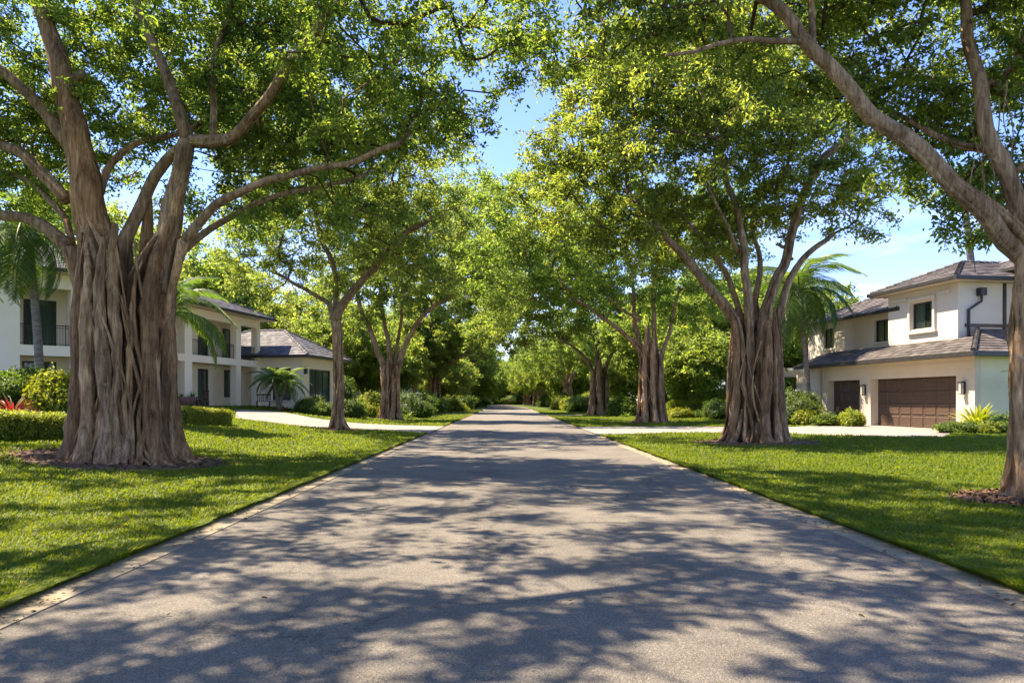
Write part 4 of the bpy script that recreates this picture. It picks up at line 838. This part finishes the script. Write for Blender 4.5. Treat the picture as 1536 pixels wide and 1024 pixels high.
spots = [  # px column, distance, scale, source, label
    (300, 74, 1.05, gc, 'dark garden tree rising over the ridge of the left house'), (395, 84, 1.0, gd, 'pale green tree above the roof of the white wing'), (520, 66, .8, gc, 'leafy garden tree right behind the slim driveway tree'),
    (575, 74, 1.0, gd, 'bright green tree left of the vase shaped banyan trunk'), (622, 82, 1.05, gc, 'dark tree filling the gap between the two left banyans'), (690, 120, 1.1, gc, 'dark low crowned tree left of the road, past the third banyan'),
    (250, 66, 1.35, gc, 'tall dark tree rising behind the balcony house beside the massive banyan'), (345, 92, 1.5, gc, 'broad tree far behind the roof of the balcony house'), (120, 50, 1.2, gc, 'dark tree behind the white house, left of the massive trunk'),
    (668, 98, 1.0, gd, 'light green tree just beyond the third left banyan'), (708, 132, 1.1, gd, 'pale green tree at the left verge far down the road'), (728, 165, 1.3, gd, 'small pale tree where the left verge meets the bend'),
    (60, 58, 1.1, gc, 'tall dark tree above the far left house'), (180, 64, 1.1, gc, 'tree hidden behind the massive trunk on the left'), (1010, 62, 1.0, gc, 'dark tree over the clipped hedge right of the split banyan'), (1060, 70, 1.15, gc, 'tall shady tree behind the double hedge on the right'),
    (1185, 66, 1.1, gd, 'light green low tree in the gap left of the garage house pergola'), (940, 84, .95, gd, 'light tree between the two middle banyans on the right'), (1040, 56, .9, gd, 'yellowish small tree behind the hedge at right'), (1110, 66, 1.1, gc, 'dark tree seen behind the columns of the large right banyan'), (1200, 58, .9, gc, 'shady tree left of the garage house'),
    (1160, 75, 1.2, gc, 'tallest dark tree behind the large right banyan'), (860, 118, 1.0, gd, 'light green tree behind the right avenue row'), (835, 150, 1.1, gc, 'dense tree far down on the right of the road')]
for px, Y, sc, src, lab in spots:
    b = GD(px, Y); copy_tree(src, b, rg.uniform(0, 6.28), sc, lab, 'garden trees behind the houses and hedges')
k = 0
for row in range(3):
    for i in range(16):
        x = -70 + i * 8 + rg.uniform(-2, 2) + row * 4 - 14; y = 238 + row * 12 + rg.uniform(-4, 4)
        copy_tree((gd, gc, gb)[row], (x, y, float(H(x, y))), rg.uniform(0, 6.28), rg.uniform(1.1, 1.5), 'dense tree in the dim green wood that closes the end of the road', 'trees closing the end of the road')
for side in (-1, 1):
    for Y in range(105, 235, 17):
        x = side * rg.uniform(18, 24) + float(road_off(Y)); copy_tree(rg.choice((gc, gd, gb)), (x, Y + rg.uniform(-3, 3), float(H(x, Y))), rg.uniform(0, 6.28), rg.uniform(1.0, 1.3), f'dense tree in the second row behind the {"left" if side < 0 else "right"} avenue trees', f'second row of trees on the {"left" if side < 0 else "right"}')
# the next tree of the left row stands beside the camera, outside the frame; its high open crown shades the near road
generic(105, 13.5, 9.6, .8, 'avenue_tree', 'leaf', Vector((-8.6, 4.2, .2)), 'avenue tree outside the left edge whose crown shades the near road', 'distant trees lining the road', th=6.8, nst=12, ncl=520, nleaf=62000, ls=.17, crad=.6)

# ------------------------------------------------------------------ shrubs, hedges, palms, pots
def leafy(name, V0, Nrm, n, size, m, root, seed, core=None, depth=.12, spread=.7, droop=.2, wid=.5, hi=False):
    """leaves scattered over a surface given as sample arrays"""
    rng = np.random.default_rng(seed); k = rng.integers(0, len(V0), n); C = V0[k] - Nrm[k] * (rng.random((n, 1)) ** 1.5) * depth + rng.normal(0, 1, (n, 3)) * size * .5
    lv, lq, q = leaf_geo(C, size * (.6 + .8 * rng.random(n)), Nrm[k] * .7 + np.array([0, 0, .5]), rng, droop, wid, hi, spread)
    at = np.clip(rng.normal(.5, .24, n), 0, 1); at = np.repeat(at, q); V, Q = lv, lq; mi = np.ones(len(lq), int)
    if core is not None:
        cv, cq = core; V = np.vstack([cv, lv]); Q = np.vstack([cq, lq + len(cv)]); mi = np.concatenate([np.zeros(len(cq), int), mi]); at = np.concatenate([np.zeros(len(cq)), at])
    return npmesh(name, V, Q, [M['shrub_leaf'], m], root, midx=mi, attr=at)
def blob(c, r, seed, nu=36, nv=18, amp=.12):
    rng = np.random.default_rng(seed); u = np.linspace(0, 2 * pi, nu, endpoint=False); v = np.linspace(0.02, pi - .02, nv); U, V = np.meshgrid(u, v, indexing='ij'); f = np.ones_like(U)
    for k in range(7):
        a, b, p = rng.integers(1, 6), rng.integers(1, 6), rng.random() * 6.28; f += amp * .5 * np.sin(a * U + p) * np.sin(b * V + p * 2)
    D = np.stack([np.cos(U) * np.sin(V), np.sin(U) * np.sin(V), np.cos(V)], -1); X = D * f[..., None] * np.array(r) + np.array(c)
    i, k = np.meshgrid(np.arange(nu), np.arange(nv - 1), indexing='ij'); i = i.ravel(); k = k.ravel(); i2 = (i + 1) % nu
    N = D / np.array(r); N /= np.linalg.norm(N, axis=-1)[..., None]
    return X.reshape(-1, 3), N.reshape(-1, 3), np.stack([i * nv + k, i2 * nv + k, i2 * nv + k + 1, i * nv + k + 1], 1)
def shrub(base, r, label, seed, m='shrub_leaf', n=5000, size=.09, group=None, name='shrub', cz=None, cat='shrub', hi=False, amp=.24):
    cz = r[2] * .8 if cz is None else cz; X, N, Q = blob((0, 0, cz), r, seed, amp=amp); Xi, _, _ = blob((0, 0, cz), [q * .86 for q in r], seed, amp=amp)
    kk = X[:, 2] > -.05; rng = np.random.default_rng(seed); w_ = np.abs(np.sin(np.tile(np.linspace(.02, pi - .02, 18), 36))); idx = rng.choice(len(X), 4000, p=w_ * kk / (w_ * kk).sum())
    o = leafy(name, X[idx] + rng.normal(0, .06 * min(r), (4000, 3)), N[idx], n, size, M[m], None, seed, (Xi, Q), hi=hi); o.location = base; tag(o, label, cat, group); return o
def hedge(pl, wid, h, label, seed, m='gold_leaf', n=9000, size=.07, group=None):
    """clipped hedge following a ground polyline of Vectors"""
    rng = np.random.default_rng(seed); c = catmull([tuple(p) for p in pl], .25); c0 = c[0].copy(); T = np.gradient(c, axis=0); T[:, 2] = 0; T /= np.linalg.norm(T, axis=1)[:, None]; S_ = np.cross(T, [0, 0, 1.])
    prof = [(-1, 0, -1, 0), (-1.02, .45, -1, .1), (-.98, .85, -.8, .5), (-.75, 1.0, -.2, 1), (0, 1.03, 0, 1), (.75, 1.0, .2, 1), (.98, .85, .8, .5), (1.02, .45, 1, .1), (1, 0, 1, 0)]
    V = []; Nn = []; m_ = len(c); K = len(prof)
    for i in range(m_):
        en = min(1, (min(i, m_ - 1 - i) * .25 / (wid * .5)) ** .6 + .35) if m_ > 4 else 1; bump = 1 + .05 * sin(i * .8 + seed) + .03 * sin(i * 2.1)
        for a, b, na, nb in prof: V.append(c[i] - c0 + S_[i] * a * wid / 2 * en * bump + np.array([0, 0, b * h * (1 + .04 * sin(i * .55 + a * 2)) * (.6 + .4 * en)])); Nn.append(S_[i] * na + np.array([0, 0, nb]) + T[i] * (0 if 1 < i < m_ - 2 else (-1 if i <= 1 else 1)) * .6)
    V = np.array(V); Nn = np.array(Nn); Nn /= np.linalg.norm(Nn, axis=1)[:, None] + 1e-9
    Q = [(i * K + k, (i + 1) * K + k, (i + 1) * K + k + 1, i * K + k + 1) for i in range(m_ - 1) for k in range(K - 1)]; cen = c - c0 + np.array([0, 0, h * .5]); Vi = V + (np.repeat(cen, K, 0) - V) * .14
    # dense surface samples
    qi = rng.integers(0, len(Q), 8000); qa = np.array(Q)[qi]; s, t = rng.random((8000, 1)), rng.random((8000, 1)); f = lambda A: A[qa[:, 0]] * (1 - s) * (1 - t) + A[qa[:, 1]] * s * (1 - t) + A[qa[:, 2]] * s * t + A[qa[:, 3]] * (1 - s) * t
    ends = rng.random(8000) < .06; Pn, NN = f(V), f(Nn)
    for e, sg in ((0, -1), (m_ - 1, 1)):
        kx = rng.integers(0, K, 400); tt = rng.random((400, 1)); Pn = np.vstack([Pn, cen[e] * (1 - tt) + V[e * K + kx] * tt + T[e] * sg * .04]); NN = np.vstack([NN, np.tile(T[e] * sg, (400, 1))])
    o = leafy('hedge', Pn + rng.normal(0, .02, Pn.shape), NN, n, size, M[m], None, seed, (Vi, Q), depth=.08); o.location = tuple(c0); tag(o, label, 'hedge', group); return o
def strap_plant(base, n, L_, wd, label, seed, m='shrub_leaf', name='strap_leaf_plant', up=.9, cat='plant', parent=None):
    rng = np.random.default_rng(seed); V = []; F = []; at = []; off = 0
    for i in range(n):
        a = rng.random() * 6.28; el = rng.uniform(.25, 1.35) * up; l = L_ * rng.uniform(.65, 1.1); m_ = 7; t = np.linspace(0, 1, m_)
        r = l * (t * cos(el) + .15 * t ** 2); z = l * (t * sin(el) - .42 * t ** 2.2 * cos(el)); d = np.array([cos(a), sin(a), 0]); sd_ = np.array([-sin(a), cos(a), 0])
        w_ = wd * np.sin(np.clip(t * .92 + .08, 0, 1) * pi) ** .7 + .002
        for k in range(m_): c = d * r[k] + np.array([0, 0, z[k] + .05]); V += [c - sd_ * w_[k] / 2 + [0, 0, w_[k] * .2], c, c + sd_ * w_[k] / 2 + [0, 0, w_[k] * .2]]
        for k in range(m_ - 1): F += [(off + 3 * k, off + 3 * k + 3, off + 3 * k + 4, off + 3 * k + 1), (off + 3 * k + 1, off + 3 * k + 4, off + 3 * k + 5, off + 3 * k + 2)]
        at += [rng.random()] * ((m_ - 1) * 2); off += 3 * m_
    o = npmesh(name, V, F, M[m], parent, attr=at); o.location = base
    if parent is None: tag(o, label, cat)
    return o
def frond_mesh(L_, arch, wl, seed, nl=58):
    rng = np.random.default_rng(seed); m = 14; t = np.linspace(0, 1, m); x = L_ * (t - .12 * t ** 3) ; z = L_ * (arch * t - (arch + .45) * t ** 2.2); R = np.stack([x * (1 - .12 * t), 0 * t, z], 1); V, F = tube(R, .028 * (1 - .85 * t) * L_ / 2.5 + .003, 5, cap=False)
    V = [V]; F = [F]; off = len(V[0]); at = [np.full(len(F[0]), .6)]; T = np.gradient(R, axis=0); T /= np.linalg.norm(T, axis=1)[:, None]
    for s in (-1, 1):
        for k in range(nl):
            u = .10 + .9 * (k + rng.random() * .4) / nl; c = np.array([np.interp(u, t, R[:, j]) for j in range(3)]); tg = np.array([np.interp(u, t, T[:, j]) for j in range(3)])
            ll = wl * (np.sin(min(1, u * 1.05) * pi * .85 + .35)) ** .8 * rng.uniform(.85, 1.1) if u < .97 else wl * .3; d = np.array([0, s, 0]) * 1.0 + tg * (.45 + .5 * u) + np.array([0, 0, rng.uniform(.0, .25)]); d /= np.linalg.norm(d)
            w_ = .015 * L_ / 2.5; e = np.cross(d, [0, 0, 1.]); e /= np.linalg.norm(e) + 1e-9; pts = [c, c + d * ll * .4 + [0, 0, -.05 * ll], c + d * ll * .75 + np.array([0, 0, -.26 * ll]), c + d * ll * .92 + np.array([0, 0, -.55 * ll])]
            ww = [w_ * .5, w_, w_ * .8, .002]; vv = []
            for p_, q_ in zip(pts, ww): vv += [p_ - e * q_, p_ + e * q_]
            V.append(np.array(vv)); F.append(np.array([[0, 1, 3, 2], [2, 3, 5, 4], [4, 5, 7, 6]]) + off); off += 8; at.append(np.full(3, np.clip(rng.normal(.5, .22), 0, 1)))
    return np.vstack(V), np.vstack(F), np.concatenate(at)
def palm(base, h, n, L_, label, seed, tr=.13, lean=(0, 0), group=None, name='palm_tree', wl=None, droop=1.0, stems=None, lo=-.55):
    rng = random.Random(seed); root = empty(name, base, 0, label, 'palm', group); wl = wl or L_ * .28; stems = stems or [(lean[0], lean[1], h)]
    var = [frond_mesh(L_, a, wl, seed + q) for q, a in enumerate((.35, .18, .5))]; meshes = []
    for lx, ly, hh in stems:
        m = 24; t = np.linspace(0, 1, m); p = np.stack([lx * t ** 1.5, ly * t ** 1.5, hh * t - .1 * (1 - t)], 1); r = tr * (1.35 - .35 * np.minimum(t * 4, 1)) * (1 + .05 * (np.arange(m) % 2)) * (1 - .25 * t)
        v, f = tube(p, r, 12); npmesh('trunk', v, f, M['palm_bark'], root, smooth=True)
        for k in range(n):
            q = k % 3; e = (1 - (k / n)) ; pitch = (1.15 - (1.15 - lo) * (k / n) ** .9) * droop; az = k * 2.39996 + rng.uniform(-.2, .2)
            if len(meshes) <= q:
                o = npmesh('frond', var[q][0], var[q][1], M['palm_leaf'], root, attr=var[q][2]); meshes.append(o.data)
            else:
                o = bpy.data.objects.new('frond', meshes[q]); COL.objects.link(o); o.parent = root
            o.location = tuple(p[-1]); o.rotation_euler = (rng.uniform(-.25, .25), -pitch, az); s_ = rng.uniform(.85, 1.1); o.scale = (s_, s_, s_)
    return root

# left side plants
palm(GD(62, 28.5) , 7.3, 24, 3.3, 'tall palm with grey ringed trunk in front of the white house at the far left', 7, .17, (-.5, -.1), lo=-1.05)
palm(GD(238, 27), 4.2, 18, 2.9, 'palm whose fronds arch out from behind the massive banyan trunk', 8, .14, (.35, .1), lo=-.5)
palm(GD(418, 45.5), 2.0, 20, 1.9, 'small twin stemmed date palm in front of the wing window', 9, .14, name='date_palm', stems=[(-.35, 0, 1.9), (.45, .1, 1.75)], wl=.42, lo=-.35)
palm(GD(440, 92), 9.2, 18, 3.2, 'first slender palm beyond the wing roof, the left one of the pair', 12, .14, (.4, 0)); palm(GD(478, 96), 8.8, 18, 3.2, 'slender palm beyond the wing roof, the right one of the pair', 13, .14, (-.5, 0))
palm(GD(1214, 40), 7.6, 26, 3.6, 'palm with long drooping fronds beside the garage house, behind the large right banyan', 14, .16, (-.7, -.2), lo=-.9, wl=1.15)
palm(GD(1470, 50), 16.5, 14, 3.0, 'tall bare palm trunk rising behind the roof of the garage house', 15, .26, (-1.2, 0))
hedge([G(-40, 657), G(20, 656.5), G(70, 656), G(112, 655)], 1.0, .62, 'low clipped yellow green hedge left of the massive banyan', 1, n=14000, size=.055)
hedge([GD(262, 27.2), GD(300, 28.0), G(340, 637)], 1.1, .62, 'low clipped yellow green hedge right of the massive banyan beside the driveway', 2, n=15000, size=.055)
for px, Y, r, lab, md, sd_ in ((-10, 25.0, (1.3, 1.0, .75), 'dark green shrub at the left edge behind the red leaved plant', 'shrub_leaf', 1), (42, 26.5, (1.1, .9, .85), 'dark leafy shrub behind the low hedge, in front of the palm trunk', 'shrub_leaf', 2), (85, 25.0, (.85, .8, .8), 'bright yellow green shrub against the left side of the massive banyan', 'gold_leaf', 3), (120, 26, (.9, .8, .7), 'yellow green shrub half behind the massive banyan trunk', 'gold_leaf', 4)):
    shrub(GD(px, Y), r, lab, 20 + sd_, md, 6500, .13, hi=True)
strap_plant(GD(18, 22.6), 46, .95, .07, 'spiky red leaved cordyline behind the low hedge at far left', 5, 'red_leaf', 'cordyline')
for i, (px, Y, r, lab, md) in enumerate(((466, 45.8, (.95, .8, .55), 'dark rounded shrub under the wide wing window', 'shrub_leaf'), (486, 45.0, (.8, .7, .42), 'low dark shrub left of the slim tree trunk', 'shrub_leaf'), (523, 47, (1.1, .9, .6), 'low green mound right of the slim tree trunk', 'shrub_leaf'),
        (546, 50, (.8, .7, .5), 'small yellow green ball shrub beside the vase shaped banyan', 'gold_leaf'), (505, 58, (1.6, 1.3, 1.6), 'dark tall shrub behind the slim tree trunk', 'shrub_leaf'), (620, 57, (1.9, 1.5, 1.05), 'large round shrub right of the vase shaped banyan trunk', 'shrub_leaf'), (602, 59, (1.0, 1.0, .8), 'shrub just behind the right side of the vase shaped banyan trunk', 'shrub_leaf'),
        (675, 88, (1.7, 1.3, 1.0), 'yellow green round shrub right of the third left banyan', 'gold_leaf'), (690, 110, (2.2, 1.6, 1.3), 'green shrub further down the left verge', 'shrub_leaf'), (704, 128, (1.6, 1.4, 1.5), 'dark upright shrub near the left kerb far down the road', 'shrub_leaf'), (718, 150, (2.2, 2, 1.4), 'distant shrub where the left verge narrows', 'shrub_leaf'),
        (630, 72, (2.4, 1.5, 1.1), 'broad shrub behind the trunk gap of the left banyans', 'shrub_leaf'))):
    shrub(GD(px, Y), r, lab, 40 + i, md, 4200, .12 if Y < 60 else .2)
# right side plants
hedge([GD(998, 55), GD(1040, 54.5), GD(1092, 54)], 1.6, 1.25, 'front clipped hedge between the two near right banyans', 3, 'gold_leaf', 16000, .10)
hedge([GD(985, 68), GD(1040, 66), GD(1100, 64)], 1.8, 2.1, 'taller dark hedge behind the front clipped hedge', 4, 'shrub_leaf', 14000, .13)
for i, (px, Y, r, lab, md) in enumerate(((1078, 48, (.95, .9, .75), 'round dark shrub against the left of the large right banyan', 'shrub_leaf'), (1196, 37.5, (1.15, 1.0, .95), 'large rounded shrub left of the single garage door', 'shrub_leaf'), (1186, 41, (1.3, 1.0, 1.0), 'tall leafy shrub behind the right side of the large banyan', 'shrub_leaf'),
        (1240, 36.0, (.75, .6, .33), 'low ground shrub left of the ball shrub by the garage', 'shrub_leaf'), (1277, 35.2, (.62, .55, .42), 'clipped yellow green ball shrub between the garage doors', 'gold_leaf'), (934, 62, (1.2, 1.0, .9), 'dark shrub left of the split banyan trunk', 'shrub_leaf'),
        (915, 74, (1.0, .9, .8), 'shrub right of the pale flared banyan trunk', 'shrub_leaf'), (872, 84, (1.5, 1.2, 1.0), 'green shrub left of the pale flared banyan trunk', 'shrub_leaf'), (858, 98, (1.4, 1.2, .9), 'clipped box shrub along the right verge', 'gold_leaf'), (842, 120, (2, 1.6, 1.4), 'green shrub further along the right verge', 'shrub_leaf'), (822, 150, (2.2, 2, 1.4), 'distant shrub along the right verge', 'shrub_leaf'),
        (1030, 60, (1.2, 1, 1.3), 'dark shrub between the front and the rear hedge', 'shrub_leaf'))):
    shrub(GD(px, Y), r, lab, 60 + i, md, 5200, .10 if Y < 60 else .2)
for i, (px, Y, r, lab, md) in enumerate(((1020, 52.5, (.8, .6, .4), 'small yellow green shrub in front of the clipped hedge, left part', 'gold_leaf'), (1060, 52, (.7, .6, .36), 'small dark ground shrub in front of the clipped hedge, right part', 'shrub_leaf'), (886, 90, (1.5, 1.2, 1.3), 'sunlit golden shrub behind the pale flared banyan', 'gold_leaf'),
        (648, 76, (1.4, 1.1, .9), 'golden shrub between the vase shaped banyan and the third left banyan', 'gold_leaf'), (563, 60, (1.2, 1, .9), 'sunlit golden shrub left of the vase shaped banyan trunk', 'gold_leaf'), (842, 104, (1.6, 1.2, 1.3), 'tall golden shrub among the right avenue trunks', 'gold_leaf'), (1206, 36.6, (.6, .5, .45), 'small yellow green shrub at the foot of the rounded shrub by the garage', 'gold_leaf'))):
    shrub(GD(px, Y), r, lab, 120 + i, md, 4200, .10 if Y < 60 else .18)
for i, (px, Y, lab) in enumerate(((538, 47.5, 'spiky green plant between the slim tree and the small ball shrub'), (1228, 35.6, 'low spiky plant left of the single garage door'), (612, 54, 'spiky plant beside the large round shrub'), (940, 58, 'spiky green plant left of the split banyan trunk'))):
    strap_plant(GD(px, Y), 34, .8, .07, lab, 140 + i, 'palm_leaf')
# bed at the corner of the garage house
for i, (px, Y, r, md, lab) in enumerate(((1426, 28.0, (.5, .45, .24), 'shrub_leaf', 'low bluish ground shrub at the left end of the garage corner bed'), (1452, 27.6, (.55, .45, .26), 'shrub_leaf', 'low ground shrub in front of the spiky plant'), (1478, 27.3, (.5, .5, .25), 'gold_leaf', 'low yellow green ground shrub in the garage corner bed'), (1506, 27.5, (.65, .6, .42), 'shrub_leaf', 'broad leaved shrub at the right end of the garage corner bed'))):
    shrub(GD(px, Y), r, lab, 80 + i, md, 3600, .07)
strap_plant(GD(1466, 28.3), 110, 1.35, .13, 'yellow green spiky strap leaved plant at the garage corner', 6, 'gold_leaf', 'strap_leaf_plant', 1.0)
palm(GD(1545, 28.2), 2.1, 12, 1.1, 'small palm at the right edge by the garage house wall', 16, .08, wl=.35)
palm(GD(1206, 46), 1.0, 14, 2.2, 'low feathery palm behind the shrubs left of the garage house', 17, .12, lo=-.1)
for i in range(9):
    x = -36 + i * 6.5; y = 229 + (i % 2) * 3
    shrub((x, y, float(H(x, y))), (4.2, 2.2, 1.7), 'dense shrub closing the far end of the road under the trees', 90 + i, 'shrub_leaf', 2500, .35, 'shrubs closing the end of the road')
# porch things of the balcony house
def porch(px, dY):
    return P(px, 611, 45.5 + dY)
fl = 1.05 - .02
b = Vector(((289 - VX) * 42.2 / FX, 42.2, 1.03)); r_ = empty('potted_agave', b, 0, 'brown pot with a blue green agave on the porch of the balcony house', 'potted plant')
q = MB(); q.lathe([(0.0, 0), (.2, 0), (.26, .12), (.33, .45), (.36, .5), (.33, .5), (.29, .42), (0, .42)], 24); q.build('pot', M['terra'], r_, smooth=True); o = strap_plant((0, 0, .42), 26, .62, .07, '', 9, 'palm_leaf', 'foliage', 1.1, parent=r_)
b = Vector(((272 - VX) * 41 / FX, 41, 1.03)); r_ = empty('planter', b, 0, 'wide low clay planter beside the massive banyan, on the porch', 'planter')
q = MB(); q.lathe([(0, 0), (.6, 0), (.78, .3), (.82, .66), (.74, .66), (.7, .58), (0, .58)], 28); q.build('pot', M['terra'], r_, smooth=True); strap_plant((0, 0, .56), 20, .4, .05, '', 10, 'shrub_leaf', 'foliage', 1.0, parent=r_)
b = Vector(((304 - VX) * 41.4 / FX, 41.4, 1.03)); r_ = empty('porch_chair', b, radians(-30), 'dark brown wooden chair beside the potted agave', 'chair')
q = MB(); q.box(-.26, .26, -.25, .25, .40, .45); q.build('seat', M['wood'], r_, bevel=.01)
q = MB()
for k in range(5): q.box(-.24 + k * .105, -.19 + k * .105, .22, .25, .45, .98)
q.box(-.26, .26, .215, .255, .98, 1.06); q.build('backrest', M['wood'], r_)
for (a, c) in ((-.26, -.25), (.21, -.25), (-.26, .20), (.21, .20)): q = MB(); q.box(a, a + .05, c, c + .05, 0, .40 if c < 0 else .98 * .46); q.build('leg', M['wood'], r_)
for a in (-.26, .22): q = MB(); q.box(a, a + .04, -.25, .22, .64, .68); q.box(a + .002, a + .038, -.24, -.2, .45, .64); q.build('armrest', M['wood'], r_)
b = GD(395, 46.2) + Vector((0, 0, .02)); r_ = empty('garden_bench', b, radians(10), 'small black slatted iron seat left of the twin date palm', 'bench')
q = MB()
for k in range(5): q.box(-.45 + k * .03 - k * .03, .45, -.22 + k * .09, -.15 + k * .09, .42, .45)
q.build('seat', M['iron'], r_); q = MB(); q.box(-.45, .45, .22, .25, .85, .93)
for k in range(7): q.box(-.42 + k * .13, -.37 + k * .13, .225, .245, .45, .85)
q.build('backrest', M['iron'], r_)
for (a, c) in ((-.42, -.2), (.38, -.2), (-.42, .16), (.38, .16)): q = MB(); q.box(a, a + .04, c, c + .04, 0, .42); q.build('leg', M['iron'], r_)
strap_plant(GD(428, 44.6), 30, .55, .05, 'red bromeliad at the foot of the twin date palm', 31, 'red_leaf', 'bromeliad')
strap_plant(G(352, 629) + Vector((-.6, .2, .1)), 14, .35, .04, 'small red plant at the driveway end of the right yellow hedge', 32, 'red_leaf', 'bromeliad')
for px, Y, lab in ((957, 64, 'pale stone gate pier right of the dark shrub by the split banyan'), (812, 150, 'dark grey gate pier far down on the right of the road')):
    b = GD(px, Y); r_ = empty('gate_pier', b, 0, lab, 'pier'); s_ = 1.0 if Y < 100 else 1.7; q = MB(); q.box(-.45 * s_, .45 * s_, -.3, .3, -.1, .95 * s_); q.build('shaft', M['stone'] if Y < 100 else M['palm_bark'], r_, bevel=.02); q = MB(); q.box(-.52 * s_, .52 * s_, -.37, .37, .953 * s_, 1.05 * s_); q.build('cap', M['stone'] if Y < 100 else M['palm_bark'], r_, bevel=.02)
b = GD(944, 62); r_ = empty('mailbox', b, radians(-20), 'reddish brown mailbox on a post beside the pale gate pier', 'mailbox'); q = MB(); q.box(-.05, .05, -.05, .05, -.1, .85); q.build('post', M['wood'], r_); q = MB(); q.box(-.2, .2, -.3, .3, .86, 1.02); q.add([(.2 * cos(a), y_, 1.02 + .2 * sin(a)) for y_ in (-.3, .3) for a in np.linspace(0, pi, 9)], [(k, k + 1, k + 10, k + 9) for k in range(8)] + [tuple(range(8, -1, -1)), tuple(range(9, 18))]); q.build('box', M['terra'], r_)
rt = bpy.data.objects['banyan_tree.002']; rb = np.array(rt.location); rng = np.random.default_rng(17)
for k in range(9):
    px = rng.uniform(1452, 1520); y0 = rng.uniform(120, 240); p0 = np.array(P(px, y0, 10.6)) - rb; L_ = rng.uniform(.7, 1.9); m_ = 12; t = np.linspace(0, 1, m_)
    q = np.stack([p0[0] + .07 * np.sin(t * 5 + k) + t * rng.uniform(0, .25), p0[1] + .05 * np.cos(t * 4 + k), p0[2] - t * L_], 1); v, f = tube(q, np.linspace(.011, .006, m_), 5); npmesh('aerial_root', v, f, M['bark'], rt, smooth=True)
# ivy on the large right banyan
rng = np.random.default_rng(3); n = 900; b = P(1152, 545, 24.2); C = np.stack([rng.normal(0, .28, n), rng.normal(-.06, .07, n), rng.uniform(-1.2, 1.1, n)], 1); C[:, 0] += .15 * np.sin(C[:, 2] * 2)
lv, lq, q_ = leaf_geo(C, .14 * (.6 + .6 * rng.random(n)), np.tile([0, -.8, .4], (n, 1)), rng, .7, .6, True, .6); o = npmesh('ivy', lv, lq, M['shrub_leaf'], None, attr=np.repeat(rng.random(n), 2)); o.location = b; tag(o, 'dark climbing vine clinging between the columns of the large right banyan', 'vine')

# ------------------------------------------------------------------ grass
def blades(n, seed, y0, y1):
    rng = np.random.default_rng(seed); Y = y0 * (y1 / y0) ** rng.random(n); side = rng.random(n) < .5
    lo = np.where(side, -np.minimum(.80 * Y + .8, 27), 4.01); hi_ = np.where(side, -3.62, np.minimum(.80 * Y + .8, 25)); u = lo + (hi_ - lo) * rng.random(n)
    ed = rng.random(n) < .10; u = np.where(ed, np.where(side, -3.60 - np.abs(rng.normal(0, .07, n)), 3.99 + np.abs(rng.normal(0, .07, n))), u)
    ok = (hi_ > lo) ; X = u + road_off(Y)
    for pl in POLY: ok &= ~inside(pl, X, Y)
    for bx, by, rx, ry in BEDS: ok &= ((X - bx) / rx) ** 2 + ((Y - by) / ry) ** 2 > 1 + rng.normal(0, .06, n)
    clump = np.sin(X * 3.1 + np.sin(Y * 2.3) * 1.5) * np.sin(Y * 2.7 + X * 1.3) * .5 + .5
    X, Y, u, clump, ed = X[ok], Y[ok], u[ok], clump[ok], ed[ok]; n = len(X); Z = H(X, Y)
    h = (.036 + .04 * rng.random(n)) * (.72 + .5 * clump) * (1 + np.minimum(Y, 40) * .012) * np.where(ed, 1.15, 1); w_ = .0032 + .0007 * np.minimum(Y, 45)
    a = rng.random(n) * 2 * pi; d = np.stack([np.cos(a), np.sin(a), 0 * a], 1); e = np.stack([-np.sin(a), np.cos(a), 0 * a], 1); lean = rng.uniform(.2, 1.1, n)[:, None] * h[:, None]
    lean_e = np.where(ed, np.where(u < 0, 1, -1), 0)[:, None] * np.array([1.0, 0, 0]) * h[:, None] * (.4 + 1.1 * (np.sin(Y * 4.1) * np.sin(Y * 1.7) * .5 + .5))[:, None]
    C = np.stack([X, Y, Z - .004], 1); w_ = w_[:, None]; up = np.array([0, 0, 1.]) * h[:, None]
    V = np.stack([C - e * w_, C + e * w_, C + d * lean * .35 + up * .6 + lean_e * .4 + e * w_ * .8, C + d * lean * .35 + up * .6 + lean_e * .4 - e * w_ * .8, C + d * lean + up + lean_e], 1).reshape(-1, 3)
    o = np.arange(n)[:, None] * 5; Q = o + np.array([0, 1, 2, 3]); T = o + np.array([3, 2, 4]); at = np.clip(.32 + .3 * rng.random(n) * (.6 + .6 * clump), 0, 1); at = np.where(rng.random(n) < .012, 1, at)
    return V, Q, T, at
Va, Qa, Ta, at = blades(NGRASS, 1, 4.4, 105)
npmesh('grass', Va, Qa, M['grass'], None, T=Ta, attr=np.concatenate([at, at])); tag(bpy.data.objects['grass'], 'short bright green lawn grass on both sides of the road', 'grass', kind='stuff')
# fallen leaves
rng = np.random.default_rng(8); n = 1700; Y = 4.5 * (9.0) ** rng.random(n); sdn = rng.random(n) < .5; X = np.where(sdn, -3.3 - rng.random(n) ** 2.2 * np.minimum(.8 * Y, 10), 3.7 + rng.random(n) ** 2.2 * np.minimum(.8 * Y, 10)); rd = rng.random(n) < .02; X = np.where(rd, rng.uniform(-3.3, 3.7, n), X)
onr = (X > XL) & (X < XR); C = np.stack([X, Y, np.where(onr, .022, H(X, Y) + .062)], 1)
lv, lq, q_ = leaf_geo(C, .042 * (.5 + .8 * rng.random(n)), np.tile([0, 0, 1.], (n, 1)), rng, 0, .5, True, .25)
M['litter'] = noisy('fallen_leaf', (.09, .045, .02), (.26, .16, .05), 1.5, .8, .2, 30, 'Object', (1, 1, 1), 3)
npmesh('fallen_leaves', lv, lq, M['litter'], None); tag(bpy.data.objects['fallen_leaves'], 'brown fallen leaves scattered over lawn and kerb', 'leaf litter', kind='stuff')
